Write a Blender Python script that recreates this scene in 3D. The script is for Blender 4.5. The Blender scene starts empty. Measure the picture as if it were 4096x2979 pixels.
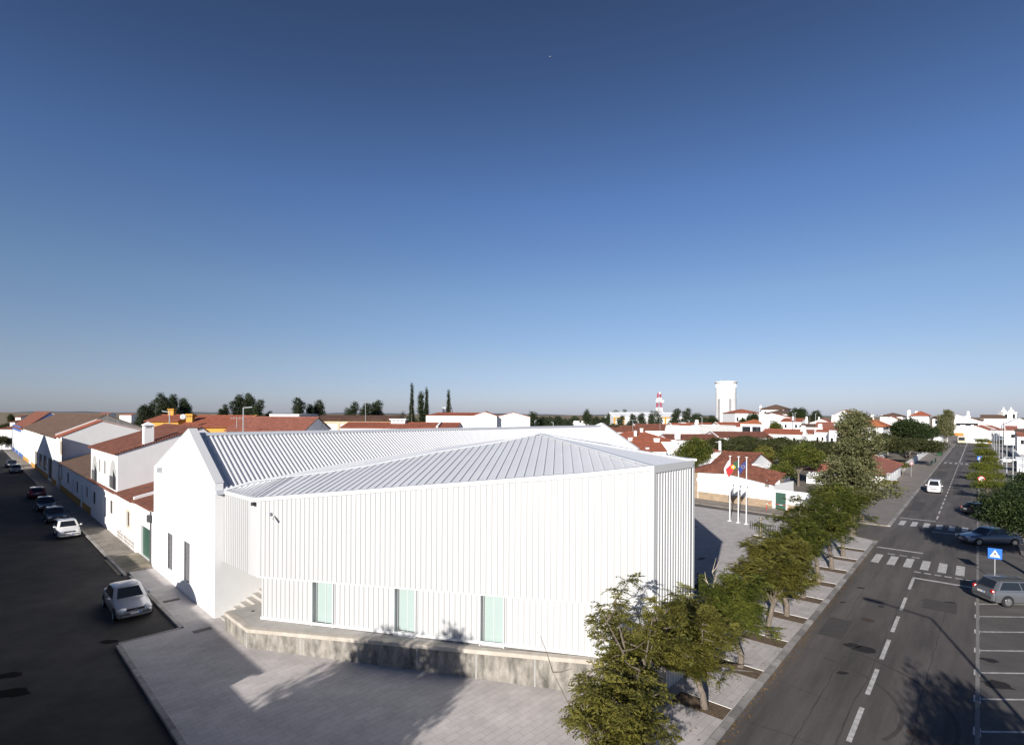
import bpy, math, random
import numpy as np
from mathutils import Vector
R = math.radians
random.seed(7)
SC = bpy.context.scene
COL = SC.collection

# ------------------------------------------------------------------ camera
FPX, VH, CAMH, ROLL = 2117.0, 1657.0, 11.4, R(0.3)
cd = bpy.data.cameras.new('camera')
cam = bpy.data.objects.new('camera', cd)
COL.objects.link(cam)
cam.location = (0, 0, CAMH)
cam.rotation_euler = (R(90), ROLL, 0)
cam.rotation_mode = 'XYZ'
from mathutils import Matrix
cam.matrix_world = Matrix.Translation((0, 0, CAMH)) @ Matrix.Rotation(R(90), 4, 'X') @ Matrix.Rotation(ROLL, 4, 'Z')
cd.sensor_width = 36
cd.lens = FPX / 4096 * 36
cd.shift_y = (VH - 1489.5) / 4096
cd.clip_start, cd.clip_end = 0.5, 40000
SC.camera = cam

# ------------------------------------------------------------------ world, sun, exposure
SUN_EL, SUN_AZ = R(19.8), R(24.3)          # light travels towards azimuth 24 deg right of +Y
w = bpy.data.worlds.new("World"); SC.world = w; w.use_nodes = True
nt = w.node_tree
bg = nt.nodes['Background']
sky = nt.nodes.new('ShaderNodeTexSky')
sky.sky_type = 'NISHITA'; sky.sun_disc = False
sky.sun_elevation = SUN_EL; sky.sun_rotation = SUN_AZ + math.pi
sky.altitude = 200; sky.air_density = 1.0; sky.dust_density = 0.3; sky.ozone_density = 3.0
# summer haze: the sky's own tint by elevation
tc = nt.nodes.new('ShaderNodeTexCoord'); sx = nt.nodes.new('ShaderNodeSeparateXYZ')
rmp = nt.nodes.new('ShaderNodeValToRGB'); mul = nt.nodes.new('ShaderNodeMix'); mul.data_type = 'RGBA'; mul.blend_type = 'MULTIPLY'; mul.inputs['Factor'].default_value = 1
nt.links.new(tc.outputs['Generated'], sx.inputs[0]); nt.links.new(sx.outputs[2], rmp.inputs['Fac'])
stops = [(0.0, (.50, .56, .92)), (0.034, (.60, .61, .88)), (0.095, (.70, .65, .77)), (0.211, (.74, .725, .79)), (0.369, (.59, .65, .83)), (0.511, (.45, .49, .62)), (0.62, (.39, .40, .49))]
for i, (z_, c_) in enumerate(stops):
    e_ = rmp.color_ramp.elements[i] if i < 2 else rmp.color_ramp.elements.new(z_)
    e_.position = z_; e_.color = (*c_, 1)
nt.links.new(sky.outputs[0], mul.inputs[6]); nt.links.new(rmp.outputs['Color'], mul.inputs[7]); nt.links.new(mul.outputs[2], bg.inputs[0])
bg.inputs[1].default_value = 0.085
sl = bpy.data.lights.new('sun', 'SUN'); sl.energy = 5.0; sl.angle = R(0.5); sl.color = (1.0, 0.945, 0.88)
so = bpy.data.objects.new('sun', sl); COL.objects.link(so)
LH = Vector((math.sin(SUN_AZ), math.cos(SUN_AZ), 0))
LD = LH * math.cos(SUN_EL) + Vector((0, 0, -math.sin(SUN_EL)))
so.rotation_euler = LD.to_track_quat('-Z', 'Y').to_euler()
so.location = (-30, -60, 60)
SC.view_settings.view_transform = 'Standard'
SC.view_settings.look = 'None'
SC.view_settings.exposure = 0.55
SC.view_settings.gamma = 1
SC.render.engine = 'CYCLES'
SC.cycles.use_denoising = True
SC.cycles.max_bounces = 6
SC.cycles.transparent_max_bounces = 8

# ------------------------------------------------------------------ pixel -> place
def ray(u, v):
    x, y = (u - 2048) / FPX, -(v - VH) / FPX
    c, s = math.cos(ROLL), math.sin(ROLL)
    return x * c - y * s, x * s + y * c
def AT(u, v, Y):
    x, z = ray(u, v)
    return Vector((x * Y, Y, CAMH + z * Y))
def G(u, v, z=0.0):
    x, zr = ray(u, v)
    Y = (z - CAMH) / zr
    return Vector((x * Y, Y, z))
def ONV(u, v, P, Q):                        # pixel ray met with the vertical plane through P and Q
    x, zr = ray(u, v)
    d = Q - P
    # (x*Y - P.x)*d.y - (Y - P.y)*d.x = 0
    Y = (P.x * d.y - P.y * d.x) / (x * d.y - d.x)
    return Vector((x * Y, Y, CAMH + zr * Y))
def ONP(u, v, p, n):                        # pixel ray met with a plane
    x, zr = ray(u, v); d = Vector((x, 1, zr)); o = Vector((0, 0, CAMH))
    return o + d * ((p - o).dot(n) / d.dot(n))
Z3 = Vector((0, 0, 1))
def V(x, y, z=0.0): return Vector((x, y, z))

# ------------------------------------------------------------------ materials
def mat(name, col, rough=0.8, var=0.0, scale=3.0, bump=0.0, bscale=None, metal=0.0, spec=0.5, col2=None, detail=4, stretch=None, rot=0.0, lanes=None):
    m = bpy.data.materials.new(name); m.use_nodes = True
    n, l = m.node_tree.nodes, m.node_tree.links
    b = n['Principled BSDF']
    b.inputs['Base Color'].default_value = (*col, 1)
    b.inputs['Roughness'].default_value = rough
    b.inputs['Metallic'].default_value = metal
    b.inputs['Specular IOR Level'].default_value = spec
    if var or bump or col2:
        geo = n.new('ShaderNodeNewGeometry'); vec = geo.outputs['Position']
        if stretch:
            if rot:
                m0 = n.new('ShaderNodeMapping'); m0.inputs['Rotation'].default_value = (0, 0, -rot)
                l.new(vec, m0.inputs['Vector']); vec = m0.outputs[0]
            mp = n.new('ShaderNodeMapping'); mp.inputs['Scale'].default_value = stretch
            l.new(vec, mp.inputs['Vector']); vec = mp.outputs[0]
        nz = n.new('ShaderNodeTexNoise'); nz.inputs['Scale'].default_value = scale; nz.inputs['Detail'].default_value = detail
        nz.inputs['Roughness'].default_value = 0.65
        l.new(vec, nz.inputs['Vector'])
        if var or col2:
            cr = n.new('ShaderNodeValToRGB')
            a = col; c2 = col2 or tuple(min(1, c * (1 + var)) for c in col)
            if not col2: a = tuple(c * (1 - var) for c in col)
            cr.color_ramp.elements[0].color = (*a, 1); cr.color_ramp.elements[0].position = 0.32
            cr.color_ramp.elements[1].color = (*c2, 1); cr.color_ramp.elements[1].position = 0.68
            l.new(nz.outputs['Fac'], cr.inputs['Fac']); l.new(cr.outputs['Color'], b.inputs['Base Color'])
        if bump:
            nb = nz
            if bscale:
                nb = n.new('ShaderNodeTexNoise'); nb.inputs['Scale'].default_value = bscale; nb.inputs['Detail'].default_value = 5
                l.new(vec, nb.inputs['Vector'])
            bp = n.new('ShaderNodeBump'); bp.inputs['Strength'].default_value = bump; bp.inputs['Distance'].default_value = 0.05
            l.new(nb.outputs['Fac'], bp.inputs['Height']); l.new(bp.outputs[0], b.inputs['Normal'])
    return m

def brick_mat(name, c1, c2, mortar, bw, rh, ms, rot=0.0, uv=False, rough=0.85, var=0.18, nscale=0.7, bump=0.3, wave=0.0, offset=0.5):
    """slabs, stones and roof tiles"""
    m = bpy.data.materials.new(name); m.use_nodes = True
    n, l = m.node_tree.nodes, m.node_tree.links
    b = n['Principled BSDF']; b.inputs['Roughness'].default_value = rough; b.inputs['Specular IOR Level'].default_value = 0.3
    geo = n.new('ShaderNodeNewGeometry')
    if uv:
        uvn = n.new('ShaderNodeUVMap'); vec = uvn.outputs[0]
    else:
        mp = n.new('ShaderNodeMapping'); mp.inputs['Rotation'].default_value = (0, 0, -rot)
        l.new(geo.outputs['Position'], mp.inputs['Vector']); vec = mp.outputs[0]
    br = n.new('ShaderNodeTexBrick')
    br.inputs['Color1'].default_value = (*c1, 1); br.inputs['Color2'].default_value = (*c2, 1); br.inputs['Mortar'].default_value = (*mortar, 1)
    br.inputs['Scale'].default_value = 1; br.inputs['Brick Width'].default_value = bw; br.inputs['Row Height'].default_value = rh
    br.inputs['Mortar Size'].default_value = ms; br.inputs['Mortar Smooth'].default_value = 0.3; br.offset = offset
    l.new(vec, br.inputs['Vector'])
    nz = n.new('ShaderNodeTexNoise'); nz.inputs['Scale'].default_value = nscale; nz.inputs['Detail'].default_value = 6
    nz.inputs['Roughness'].default_value = 0.7
    l.new(geo.outputs['Position'], nz.inputs['Vector'])
    mr = n.new('ShaderNodeMapRange'); mr.inputs[1].default_value = 0.3; mr.inputs[2].default_value = 0.7
    mr.inputs[3].default_value = 1 - var; mr.inputs[4].default_value = 1 + var
    l.new(nz.outputs['Fac'], mr.inputs[0])
    mx = n.new('ShaderNodeMix'); mx.data_type = 'RGBA'; mx.blend_type = 'MULTIPLY'; mx.inputs['Factor'].default_value = 1
    l.new(br.outputs['Color'], mx.inputs[6]); l.new(mr.outputs[0], mx.inputs[7])
    l.new(mx.outputs[2], b.inputs['Base Color'])
    h = br.outputs['Fac']; bp = n.new('ShaderNodeBump'); bp.inputs['Distance'].default_value = 0.03; bp.inputs['Strength'].default_value = bump
    if wave:
        wv = n.new('ShaderNodeTexWave'); wv.wave_type = 'BANDS'; wv.bands_direction = 'X'; wv.inputs['Scale'].default_value = 6.2832 / 20 / wave * 1.0
        l.new(vec, wv.inputs['Vector']); bp.inputs['Distance'].default_value = 0.06
        l.new(wv.outputs['Fac'], bp.inputs['Height'])
    else:
        bp.invert = True
        l.new(h, bp.inputs['Height'])
    l.new(bp.outputs[0], b.inputs['Normal'])
    return m

def leaf_mat(name, cols, trans=0.35):
    m = bpy.data.materials.new(name); m.use_nodes = True
    n, l = m.node_tree.nodes, m.node_tree.links
    b = n['Principled BSDF']; b.inputs['Roughness'].default_value = 0.6; b.inputs['Specular IOR Level'].default_value = 0.25
    geo = n.new('ShaderNodeNewGeometry')
    cr = n.new('ShaderNodeValToRGB')
    for i, c in enumerate(cols):
        e = cr.color_ramp.elements[i] if i < 2 else cr.color_ramp.elements.new(1)
        e.color = (*c, 1)
    for i in range(len(cols)): cr.color_ramp.elements[i].position = i / (len(cols) - 1)
    nz = n.new('ShaderNodeTexNoise'); nz.inputs['Scale'].default_value = 0.9; nz.inputs['Detail'].default_value = 2
    l.new(geo.outputs['Position'], nz.inputs['Vector'])
    ad = n.new('ShaderNodeMath'); ad.operation = 'MULTIPLY_ADD'; ad.inputs[1].default_value = 0.55; 
    l.new(geo.outputs['Random Per Island'], ad.inputs[0])
    sc = n.new('ShaderNodeMath'); sc.operation = 'MULTIPLY_ADD'; sc.inputs[1].default_value = 1.6; sc.inputs[2].default_value = -0.55
    l.new(nz.outputs['Fac'], sc.inputs[0]); l.new(sc.outputs[0], ad.inputs[2])
    l.new(ad.outputs[0], cr.inputs['Fac']); l.new(cr.outputs['Color'], b.inputs['Base Color'])
    tr = n.new('ShaderNodeBsdfTranslucent'); l.new(cr.outputs['Color'], tr.inputs['Color'])
    ms = n.new('ShaderNodeMixShader'); ms.inputs[0].default_value = trans
    l.new(b.outputs[0], ms.inputs[1]); l.new(tr.outputs[0], ms.inputs[2])
    l.new(ms.outputs[0], n['Material Output'].inputs['Surface'])
    return m

ANG_A = math.atan2(0.714, 0.70)
M = {}
M['plaster'] = mat('white_plaster', (0.75, 0.75, 0.74), 0.85, 0.03, 0.8, 0.05, 30)
M['oldplaster'] = mat('weathered_white_plaster', (0.66, 0.65, 0.62), 0.9, col2=(0.82, 0.82, 0.80), scale=1.2)
M['clad'] = mat('white_coated_metal', (0.445, 0.450, 0.450), 0.42, 0.03, 1.3, stretch=(1.5, 1.5, 0.12))
M['trim'] = mat('white_metal_trim', (0.60, 0.605, 0.605), 0.4)
M['seam'] = mat('seam_shadow_grey', (0.33, 0.335, 0.33), 0.5)  # darker than the cladding: the seams' shadow lines are put into the colour
M['greytrim'] = mat('pale_grey_metal_trim', (0.50, 0.52, 0.55), 0.4)
M['zinc'] = mat('pale_grey_roof_metal', (0.64, 0.65, 0.665), 0.5, 0.03, 0.5)
M['roofwhite'] = mat('white_roof_sheet', (0.84, 0.845, 0.84), 0.45, 0.012, 0.5)
M['ribroof'] = mat('white_ribbed_roof_sheet', (0.56, 0.565, 0.585), 0.42, 0.02, 0.5)
M['greenglass'] = mat('pale_green_glass', (0.34, 0.42, 0.395), 0.08, 0.02, 0.6, spec=0.6)
M['darkglass'] = mat('dark_window_glass', (0.015, 0.018, 0.022), 0.08, spec=0.7)
M['black'] = mat('black_plastic', (0.018, 0.018, 0.02), 0.5)
M['darkgrey'] = mat('dark_grey_metal', (0.06, 0.06, 0.065), 0.5)
M['midgrey'] = mat('galvanised_steel', (0.35, 0.37, 0.38), 0.5, 0.1, 4)
M['whitepaint'] = mat('white_paint', (0.80, 0.80, 0.79), 0.5)
M['conc'] = mat('concrete_top', (0.38, 0.36, 0.33), 0.9, 0.12, 1.6, 0.1, 20)
M['concstain'] = mat('stained_concrete', (0.085, 0.079, 0.068), 0.9, col2=(0.34, 0.315, 0.275), scale=1.5, bump=0.15, bscale=12, stretch=(1.9, 1.9, 0.75), detail=8)
M['concgable'] = mat('grey_bare_concrete', (0.17, 0.165, 0.155), 0.9, col2=(0.30, 0.29, 0.27), scale=0.8, stretch=(2, 2, 0.5))
M['paving'] = brick_mat('pale_grey_paving_slabs', (0.47, 0.437, 0.422), (0.425, 0.397, 0.384), (0.29, 0.268, 0.258), 0.62, 0.31, 0.007, rot=ANG_A, var=0.15, nscale=0.8, bump=0.4)
M['sidewalk'] = brick_mat('old_concrete_pavement', (0.24, 0.21, 0.18), (0.20, 0.18, 0.155), (0.13, 0.115, 0.10), 1.1, 1.0, 0.02, rot=ANG_A, var=0.3, nscale=0.9, bump=0.2)
M['asphalt'] = mat('worn_road_asphalt', (0.052, 0.046, 0.043), 0.9, col2=(0.125, 0.110, 0.102), scale=0.8, bump=0.25, bscale=40, detail=9, stretch=(.10, 1.0, 1), rot=R(48.65))
M['asphaltshade'] = mat('shade_dark_street_asphalt', (0.010, 0.009, 0.0085), 0.9, col2=(0.044, 0.039, 0.036), scale=0.45, bump=0.25, bscale=40, detail=9)  # street shade and lens falloff are put into this darker asphalt colour
M['parking'] = mat('parking_asphalt', (0.075, 0.068, 0.063), 0.9, col2=(0.115, 0.105, 0.098), scale=0.5, bump=0.25, bscale=40, detail=8)
M['kerb'] = brick_mat('kerb_stone', (0.36, 0.34, 0.32), (0.19, 0.18, 0.17), (0.10, 0.095, 0.09), 0.9, 3.0, 0.012, uv=True, var=0.25, nscale=1.5)
M['soil'] = mat('brown_soil', (0.075, 0.050, 0.030), 1.0, col2=(0.15, 0.105, 0.065), scale=6, bump=0.5, bscale=25)
M['edging'] = mat('white_stone_edging', (0.70, 0.69, 0.67), 0.8)
M['mark'] = mat('worn_road_paint', (0.30, 0.29, 0.28), 0.8, col2=(0.62, 0.61, 0.59), scale=3.5, detail=8)
M['field'] = mat('dry_field', (0.16, 0.115, 0.060), 1.0, col2=(0.24, 0.185, 0.10), scale=0.02, detail=8)
M['stone'] = brick_mat('tan_stone_plinth', (0.36, 0.27, 0.18), (0.27, 0.21, 0.15), (0.22, 0.17, 0.12), 0.55, 0.35, 0.02, uv=True, var=0.2)
M['rubble'] = brick_mat('grey_rubble_stone', (0.35, 0.33, 0.31), (0.20, 0.19, 0.18), (0.65, 0.63, 0.60), 0.5, 0.28, 0.035, uv=True, var=0.3)
def tile(name, a, b2, mort, var=0.22):
    return brick_mat(name, a, b2, mort, 0.22, 0.36, 0.018, uv=True, rough=0.9, var=var, nscale=1.1, bump=0.8, wave=0.22)
M['tilebrown'] = tile('old_brown_roof_tile', (0.256, 0.093, 0.056), (0.163, 0.062, 0.040), (0.085, 0.039, 0.028), 0.35)
M['tilered'] = tile('red_roof_tile', (0.38, 0.118, 0.064), (0.30, 0.092, 0.052), (0.16, 0.055, 0.036))
M['tilepink'] = tile('pinkish_roof_tile', (0.376, 0.141, 0.093), (0.296, 0.109, 0.074), (0.160, 0.064, 0.048))
M['tiledark'] = tile('dark_mossy_roof_tile', (0.173, 0.105, 0.072), (0.120, 0.075, 0.054), (0.060, 0.042, 0.033), 0.3)
M['tileorange'] = tile('orange_roof_tile', (0.468, 0.163, 0.072), (0.377, 0.130, 0.060), (0.182, 0.065, 0.036))
M['rustsheet'] = tile('rusty_sheet_roof', (0.20, 0.095, 0.05), (0.14, 0.07, 0.042), (0.08, 0.045, 0.03), 0.4)
M['yellow'] = mat('yellow_wall_paint', (0.50, 0.275, 0.05), 0.85, 0.06, 1)
M['ochre'] = mat('ochre_plinth_paint', (0.42, 0.22, 0.04), 0.85, 0.2, 2)
M['blue'] = mat('blue_wall_paint', (0.05, 0.11, 0.30), 0.8, 0.06, 1)
M['orangewall'] = mat('orange_plinth_paint', (0.55, 0.20, 0.04), 0.8)
M['greendoor'] = mat('green_metal_door', (0.035, 0.085, 0.062), 0.45, 0.12, 3)
M['beige'] = mat('pale_beige_wall', (0.55, 0.42, 0.28), 0.85, 0.08, 1)
M['shutter'] = mat('pale_grey_shutter', (0.60, 0.60, 0.62), 0.6)
M['brownwood'] = mat('brown_wood', (0.07, 0.04, 0.025), 0.7)
M['bark'] = mat('grey_brown_bark', (0.10, 0.08, 0.062), 0.95, col2=(0.20, 0.165, 0.132), scale=7, bump=0.5, bscale=20, stretch=(3, 3, 0.6))
M['barkdark'] = mat('dark_bark', (0.05, 0.038, 0.028), 0.95, 0.3, 6)
M['barkpale'] = mat('pale_bare_bark', (0.42, 0.36, 0.26), 0.9, 0.2, 8)
M['leafolive'] = leaf_mat('olive_leaf', [(0.050, 0.055, 0.011), (0.135, 0.130, 0.027), (0.255, 0.228, 0.050)])
M['leafgreen'] = leaf_mat('green_leaf', [(0.026, 0.042, 0.009), (0.085, 0.105, 0.018), (0.185, 0.185, 0.034)])
M['leafdark'] = leaf_mat('dark_green_leaf', [(0.010, 0.020, 0.007), (0.024, 0.040, 0.011), (0.048, 0.066, 0.018)], 0.2)
M['leafpine'] = leaf_mat('pine_needle', [(0.016, 0.021, 0.007), (0.036, 0.042, 0.012), (0.070, 0.070, 0.022)], 0.15)
M['leafsilver'] = leaf_mat('silvery_leaf', [(0.055, 0.064, 0.024), (0.125, 0.130, 0.055), (0.235, 0.222, 0.110)], 0.25)
M['leafyellow'] = leaf_mat('yellow_green_leaf', [(0.055, 0.075, 0.010), (0.110, 0.130, 0.018), (0.175, 0.180, 0.028)])
M['leafpoplar'] = leaf_mat('poplar_leaf', [(0.016, 0.026, 0.012), (0.034, 0.048, 0.022), (0.062, 0.078, 0.038)], 0.2)
M['leafcypress'] = leaf_mat('cypress_leaf', [(0.010, 0.018, 0.007), (0.022, 0.034, 0.012), (0.040, 0.052, 0.018)], 0.1)
M['tyre'] = mat('black_rubber', (0.014, 0.014, 0.014), 0.8)
M['chrome'] = mat('bright_metal', (0.62, 0.63, 0.64), 0.25, metal=0.9)
M['lampglass'] = mat('clear_headlight', (0.60, 0.62, 0.63), 0.12, spec=0.7)
M['redlens'] = mat('red_tail_lens', (0.42, 0.012, 0.012), 0.2, spec=0.6)
M['orangelens'] = mat('orange_lens', (0.70, 0.28, 0.03), 0.3)
M['plate'] = mat('number_plate', (0.68, 0.68, 0.66), 0.4)
M['signblue'] = mat('sign_blue', (0.012, 0.13, 0.55), 0.4)
M['signred'] = mat('sign_red', (0.55, 0.015, 0.02), 0.4)
M['flagred'] = mat('flag_red', (0.40, 0.010, 0.016), 0.7)
M['flaggreen'] = mat('flag_green', (0.012, 0.065, 0.025), 0.7)
M['flagblue'] = mat('flag_blue', (0.012, 0.028, 0.17), 0.7)
M['flagyellow'] = mat('flag_yellow', (0.75, 0.55, 0.04), 0.7)
M['flagwhite'] = mat('flag_white', (0.76, 0.76, 0.78), 0.7)
M['mastred'] = mat('mast_red_paint', (0.36, 0.03, 0.06), 0.6)
M['rust'] = mat('rusty_steel', (0.06, 0.04, 0.032), 0.8, 0.2, 6)

def car_paint(name, col, metal=0.0, rough=0.3):
    m = mat(name, col, rough, metal=metal)
    b = m.node_tree.nodes['Principled BSDF']
    b.inputs['Coat Weight'].default_value = 0.6; b.inputs['Coat Roughness'].default_value = 0.06
    return m

# ------------------------------------------------------------------ mesh helpers
WL = {}
class MB:
    def __init__(s): s.v = []; s.f = []
    def face(s, pts):
        i = len(s.v); s.v += [Vector(p) for p in pts]; s.f.append(list(range(i, i + len(pts)))); return s
    def box(s, o, a, b, c):
        o, a, b, c = map(Vector, (o, a, b, c))
        P = [o, o + a, o + a + b, o + b]; Q = [p + c for p in P]
        s.face(P[::-1]); s.face(Q)
        for i in range(4): j = (i + 1) % 4; s.face([P[i], P[j], Q[j], Q[i]])
        return s
    def cbox(s, c, sx, sy, sz, ang=0.0):      # base-centred box turned about z
        c = Vector(c); a = V(math.cos(ang), math.sin(ang)) * sx; b = V(-math.sin(ang), math.cos(ang)) * sy
        return s.box(c - a / 2 - b / 2, a, b, Z3 * sz)
    def prism(s, poly, vec):
        P = [Vector(p) for p in poly]; Q = [p + Vector(vec) for p in P]
        s.face(P[::-1]); s.face(Q); n = len(P)
        for i in range(n): j = (i + 1) % n; s.face([P[i], P[j], Q[j], Q[i]])
        return s
    def grid(s, rows, closed=False):           # rows of points, shared vertices
        i0 = len(s.v); n = len(rows[0])
        for r in rows: s.v += [Vector(p) for p in r]
        for a in range(len(rows) - 1):
            for k in range(n if closed else n - 1):
                k2 = (k + 1) % n
                s.f.append([i0 + a * n + k, i0 + a * n + k2, i0 + (a + 1) * n + k2, i0 + (a + 1) * n + k])
        return s
    def tube(s, path, rad, n=6, cap=True):
        path = [Vector(p) for p in path]
        if not isinstance(rad, (list, tuple)): rad = [rad] * len(path)
        rows = []; up = Vector((0.13, 0.31, 0.94)).normalized()
        for i, p in enumerate(path):
            d = (path[min(i + 1, len(path) - 1)] - path[max(i - 1, 0)]).normalized()
            a = d.cross(up)
            if a.length < 0.05: a = d.cross(Vector((1, 0, 0)))
            a.normalize(); b = d.cross(a)
            rows.append([p + (a * math.cos(t) + b * math.sin(t)) * rad[i] for t in [2 * math.pi * k / n for k in range(n)]])
        i0 = len(s.v); s.grid(rows, True)
        if cap:
            s.f.append([i0 + k for k in range(n)][::-1]); m = i0 + (len(path) - 1) * n; s.f.append([m + k for k in range(n)])
        return s
    def lathe(s, c, prof, n=20):
        c = Vector(c); i0 = len(s.v)
        rows = [[c + V(r * math.cos(t), r * math.sin(t), z) for t in [2 * math.pi * k / n for k in range(n)]] for r, z in prof]
        s.grid(rows, True); m = i0 + (len(prof) - 1) * n
        s.f.append([i0 + k for k in range(n)][::-1]); s.f.append([m + k for k in range(n)])
        return s
    def ball(s, c, rx, ry, rz, n=10, h=6, ang=0.0):
        c = Vector(c); ca, sa = math.cos(ang), math.sin(ang); rows = []
        for i in range(h + 1):
            p = -math.pi / 2 + math.pi * i / h; q = max(math.cos(p), 0.02)
            rows.append([c + V(rx * q * math.cos(t) * ca - ry * q * math.sin(t) * sa, rx * q * math.cos(t) * sa + ry * q * math.sin(t) * ca, rz * math.sin(p)) for t in [2 * math.pi * k / n for k in range(n)]])
        return s.grid(rows, True)
    def disc(s, c, ax, r, n=14, th=0.0):
        c = Vector(c); ax = Vector(ax).normalized(); a = ax.cross(Z3)
        if a.length < 0.05: a = Vector((1, 0, 0))
        a.normalize(); b = ax.cross(a)
        P = [c + (a * math.cos(t) + b * math.sin(t)) * r for t in [2 * math.pi * k / n for k in range(n)]]
        if th: return s.prism(P, ax * th)
        return s.face(P)
    def build(s, name, m, parent=None, smooth=0, loc=None):
        off = WL[parent.name] if parent else (Vector(loc) if loc is not None else Vector((0, 0, 0)))
        me = bpy.data.meshes.new(name)
        me.from_pydata([tuple(p - off) for p in s.v], [], s.f)
        uv = me.uv_layers.new(name='UVMap')
        k = 0; data = np.zeros(len(me.loops) * 2, dtype=np.float32)
        for f in s.f:
            p0 = s.v[f[0]]; e = s.v[f[1]] - p0
            nrm = e.cross(s.v[f[-1]] - p0)
            if e.length > 1e-6 and nrm.length > 1e-9:
                e = e.normalized(); t = nrm.normalized().cross(e)
                for i in f:
                    d = s.v[i] - p0; data[k] = d.dot(e); data[k + 1] = d.dot(t); k += 2
            else: k += 2 * len(f)
        uv.data.foreach_set('uv', data)
        if m is not None: me.materials.append(m)
        if smooth:
            me.polygons.foreach_set('use_smooth', [True] * len(me.polygons))
            if smooth is not True and smooth > 1: me.set_sharp_from_angle(angle=R(smooth))
        me.update()
        o = bpy.data.objects.new(name, me); COL.objects.link(o)
        if parent: o.parent = parent
        else: o.location = off
        WL[o.name] = off
        return o

def tag(o, label, cat, group=None):
    o['label'] = label; o['category'] = cat
    if group: o['group'] = group
    return o
def thing(name, label, cat, loc, group=None):
    o = bpy.data.objects.new(name, None); COL.objects.link(o); o.location = Vector(loc); o.empty_display_size = 0.3
    WL[o.name] = Vector(loc)
    return tag(o, label, cat, group)
def struct(o, kind='structure'):
    o['kind'] = kind; return o
def kids(o): return [c for c in bpy.data.objects if c.parent == o]
def dup(root, loc, rotz=0.0, scale=1.0, label=None, group=None):
    r = root.copy(); COL.objects.link(r); r.location = Vector(loc); r.rotation_euler = (0, 0, rotz)
    r.scale = scale if isinstance(scale, tuple) else (scale,) * 3
    if label: r['label'] = label
    if group: r['group'] = group
    for ch in root.children:
        c = ch.copy(); COL.objects.link(c); c.parent = r
        for g in ch.children:
            d = g.copy(); COL.objects.link(d); d.parent = c
    return r
# ================================================================== frames of the place
C0 = G(857, 2480); CL = G(614, 2275)
Bd = (CL - C0); Bd.z = 0; W_HALL = Bd.length; Bd.normalize()
Ad = V(Bd.y, -Bd.x)
def P(k, a, z=0.0): return C0 + Bd * k + Ad * a + Z3 * z
RD = V(math.sin(R(41.35)), math.cos(R(41.35))); RN = V(RD.y, -RD.x)
RO = V(8.4, 19.8)
def RP(s, d, z=0.0): return RO + RD * s + RN * d + Z3 * z

# ================================================================== ground
def sheet(name, poly, z, m, kind='structure'):
    o = MB().face([V(p.x, p.y, z) for p in poly]).build(name, m)
    return struct(o, kind)
sheet('ground', [V(-9000, -400), V(9000, -400), V(9000, 14000), V(-9000, 14000)], -0.03, M['field'])
# wooded far hills on the left horizon
hm = MB(); rows0, rows1 = [], []
for i in range(60):
    x = -9000 + i * 260; y = 9500
    h = 16 + 9 * math.sin(i * 0.6) + 6 * math.sin(i * 1.7 + 1)
    rows0.append(V(x, y, -1)); rows1.append(V(x, y + 400, h))
hm.grid([rows0, rows1, [p + V(0, 800, -40) for p in rows1]])
struct(hm.build('hills', mat('far_hills', (0.10, 0.115, 0.14), 1.0, 0.1, 0.002), smooth=True))
sheet('town_ground', [RP(-60, -200), RP(420, -330), RP(420, 140), RP(-60, 60)], -0.012, mat('bare_town_ground', (0.13, 0.11, 0.085), 1.0, 0.25, 0.15))
sheet('street', [P(-60, -30), P(-60, -1.2), P(260, -1.2), P(260, -40)], -0.004, M['asphaltshade'])
sheet('road', [RP(-32, -0.1), RP(395, -0.1), RP(395, 6.75), RP(-32, 6.75)], 0.0, M['asphalt'])
sheet('parking_area', [RP(-32, 6.85), RP(60, 6.85), RP(60, 13.2), RP(-32, 13.2)], 0.004, M['parking'])
ZP = 0.10
# paved plaza, pavements
CS0, CS1 = G(2766, 2025), G(3145, 2082)          # near edge of the cross street
pz = [RP(-14.0, -0.25), RP(37.5, -0.25), CS1, CS0, P(30, 60), P(13.5, 20), P(13.5, -1.5), P(-0.25, -1.5), P(-0.25, -4.3)]
kA = (RP(-14.0, -0.25) - C0).dot(Bd)
pz.append(P(kA + 0.5, -4.3))
mp = MB().prism([V(p.x, p.y, -0.02) for p in pz], (0, 0, ZP + 0.02))
struct(mp.build('plaza_paving', M['paving']))
def kerb(name, pts, wdt=0.25, h=0.125, m=None, side=1):
    b = MB()
    for p, q in zip(pts[:-1], pts[1:]):
        d = (q - p).normalized(); n = V(d.y, -d.x) * side
        L = (q - p).length; N = max(1, int(L / 30))
        for i in range(N):
            a = p + d * (L * i / N); c = p + d * (L * (i + 1) / N)
            b.face([a + Z3 * h, c + Z3 * h, c + n * wdt + Z3 * h, a + n * wdt + Z3 * h])
            b.face([a, c, c + Z3 * h, a + Z3 * h]); b.face([a + n * wdt, c + n * wdt, c + n * wdt + Z3 * h, a + n * wdt + Z3 * h])
        b.face([p, p + n * wdt, p + n * wdt + Z3 * h, p + Z3 * h]); b.face([q, q + n * wdt, q + n * wdt + Z3 * h, q + Z3 * h])
    return struct(b.build(name, m or M['kerb']))
kerb('road_kerb', [RP(-14, -0.245), RP(37.5, -0.245)])
kerb('street_kerb', [P(kA + 0.5, -4.45), P(-0.4, -4.45)], 0.2)
kerb('street_kerb', [P(-0.1, -4.3), P(-0.1, -1.65)], 0.12)
kerb('street_kerb', [P(-0.1, -1.7), P(12.4, -1.7)], 0.2)
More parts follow.
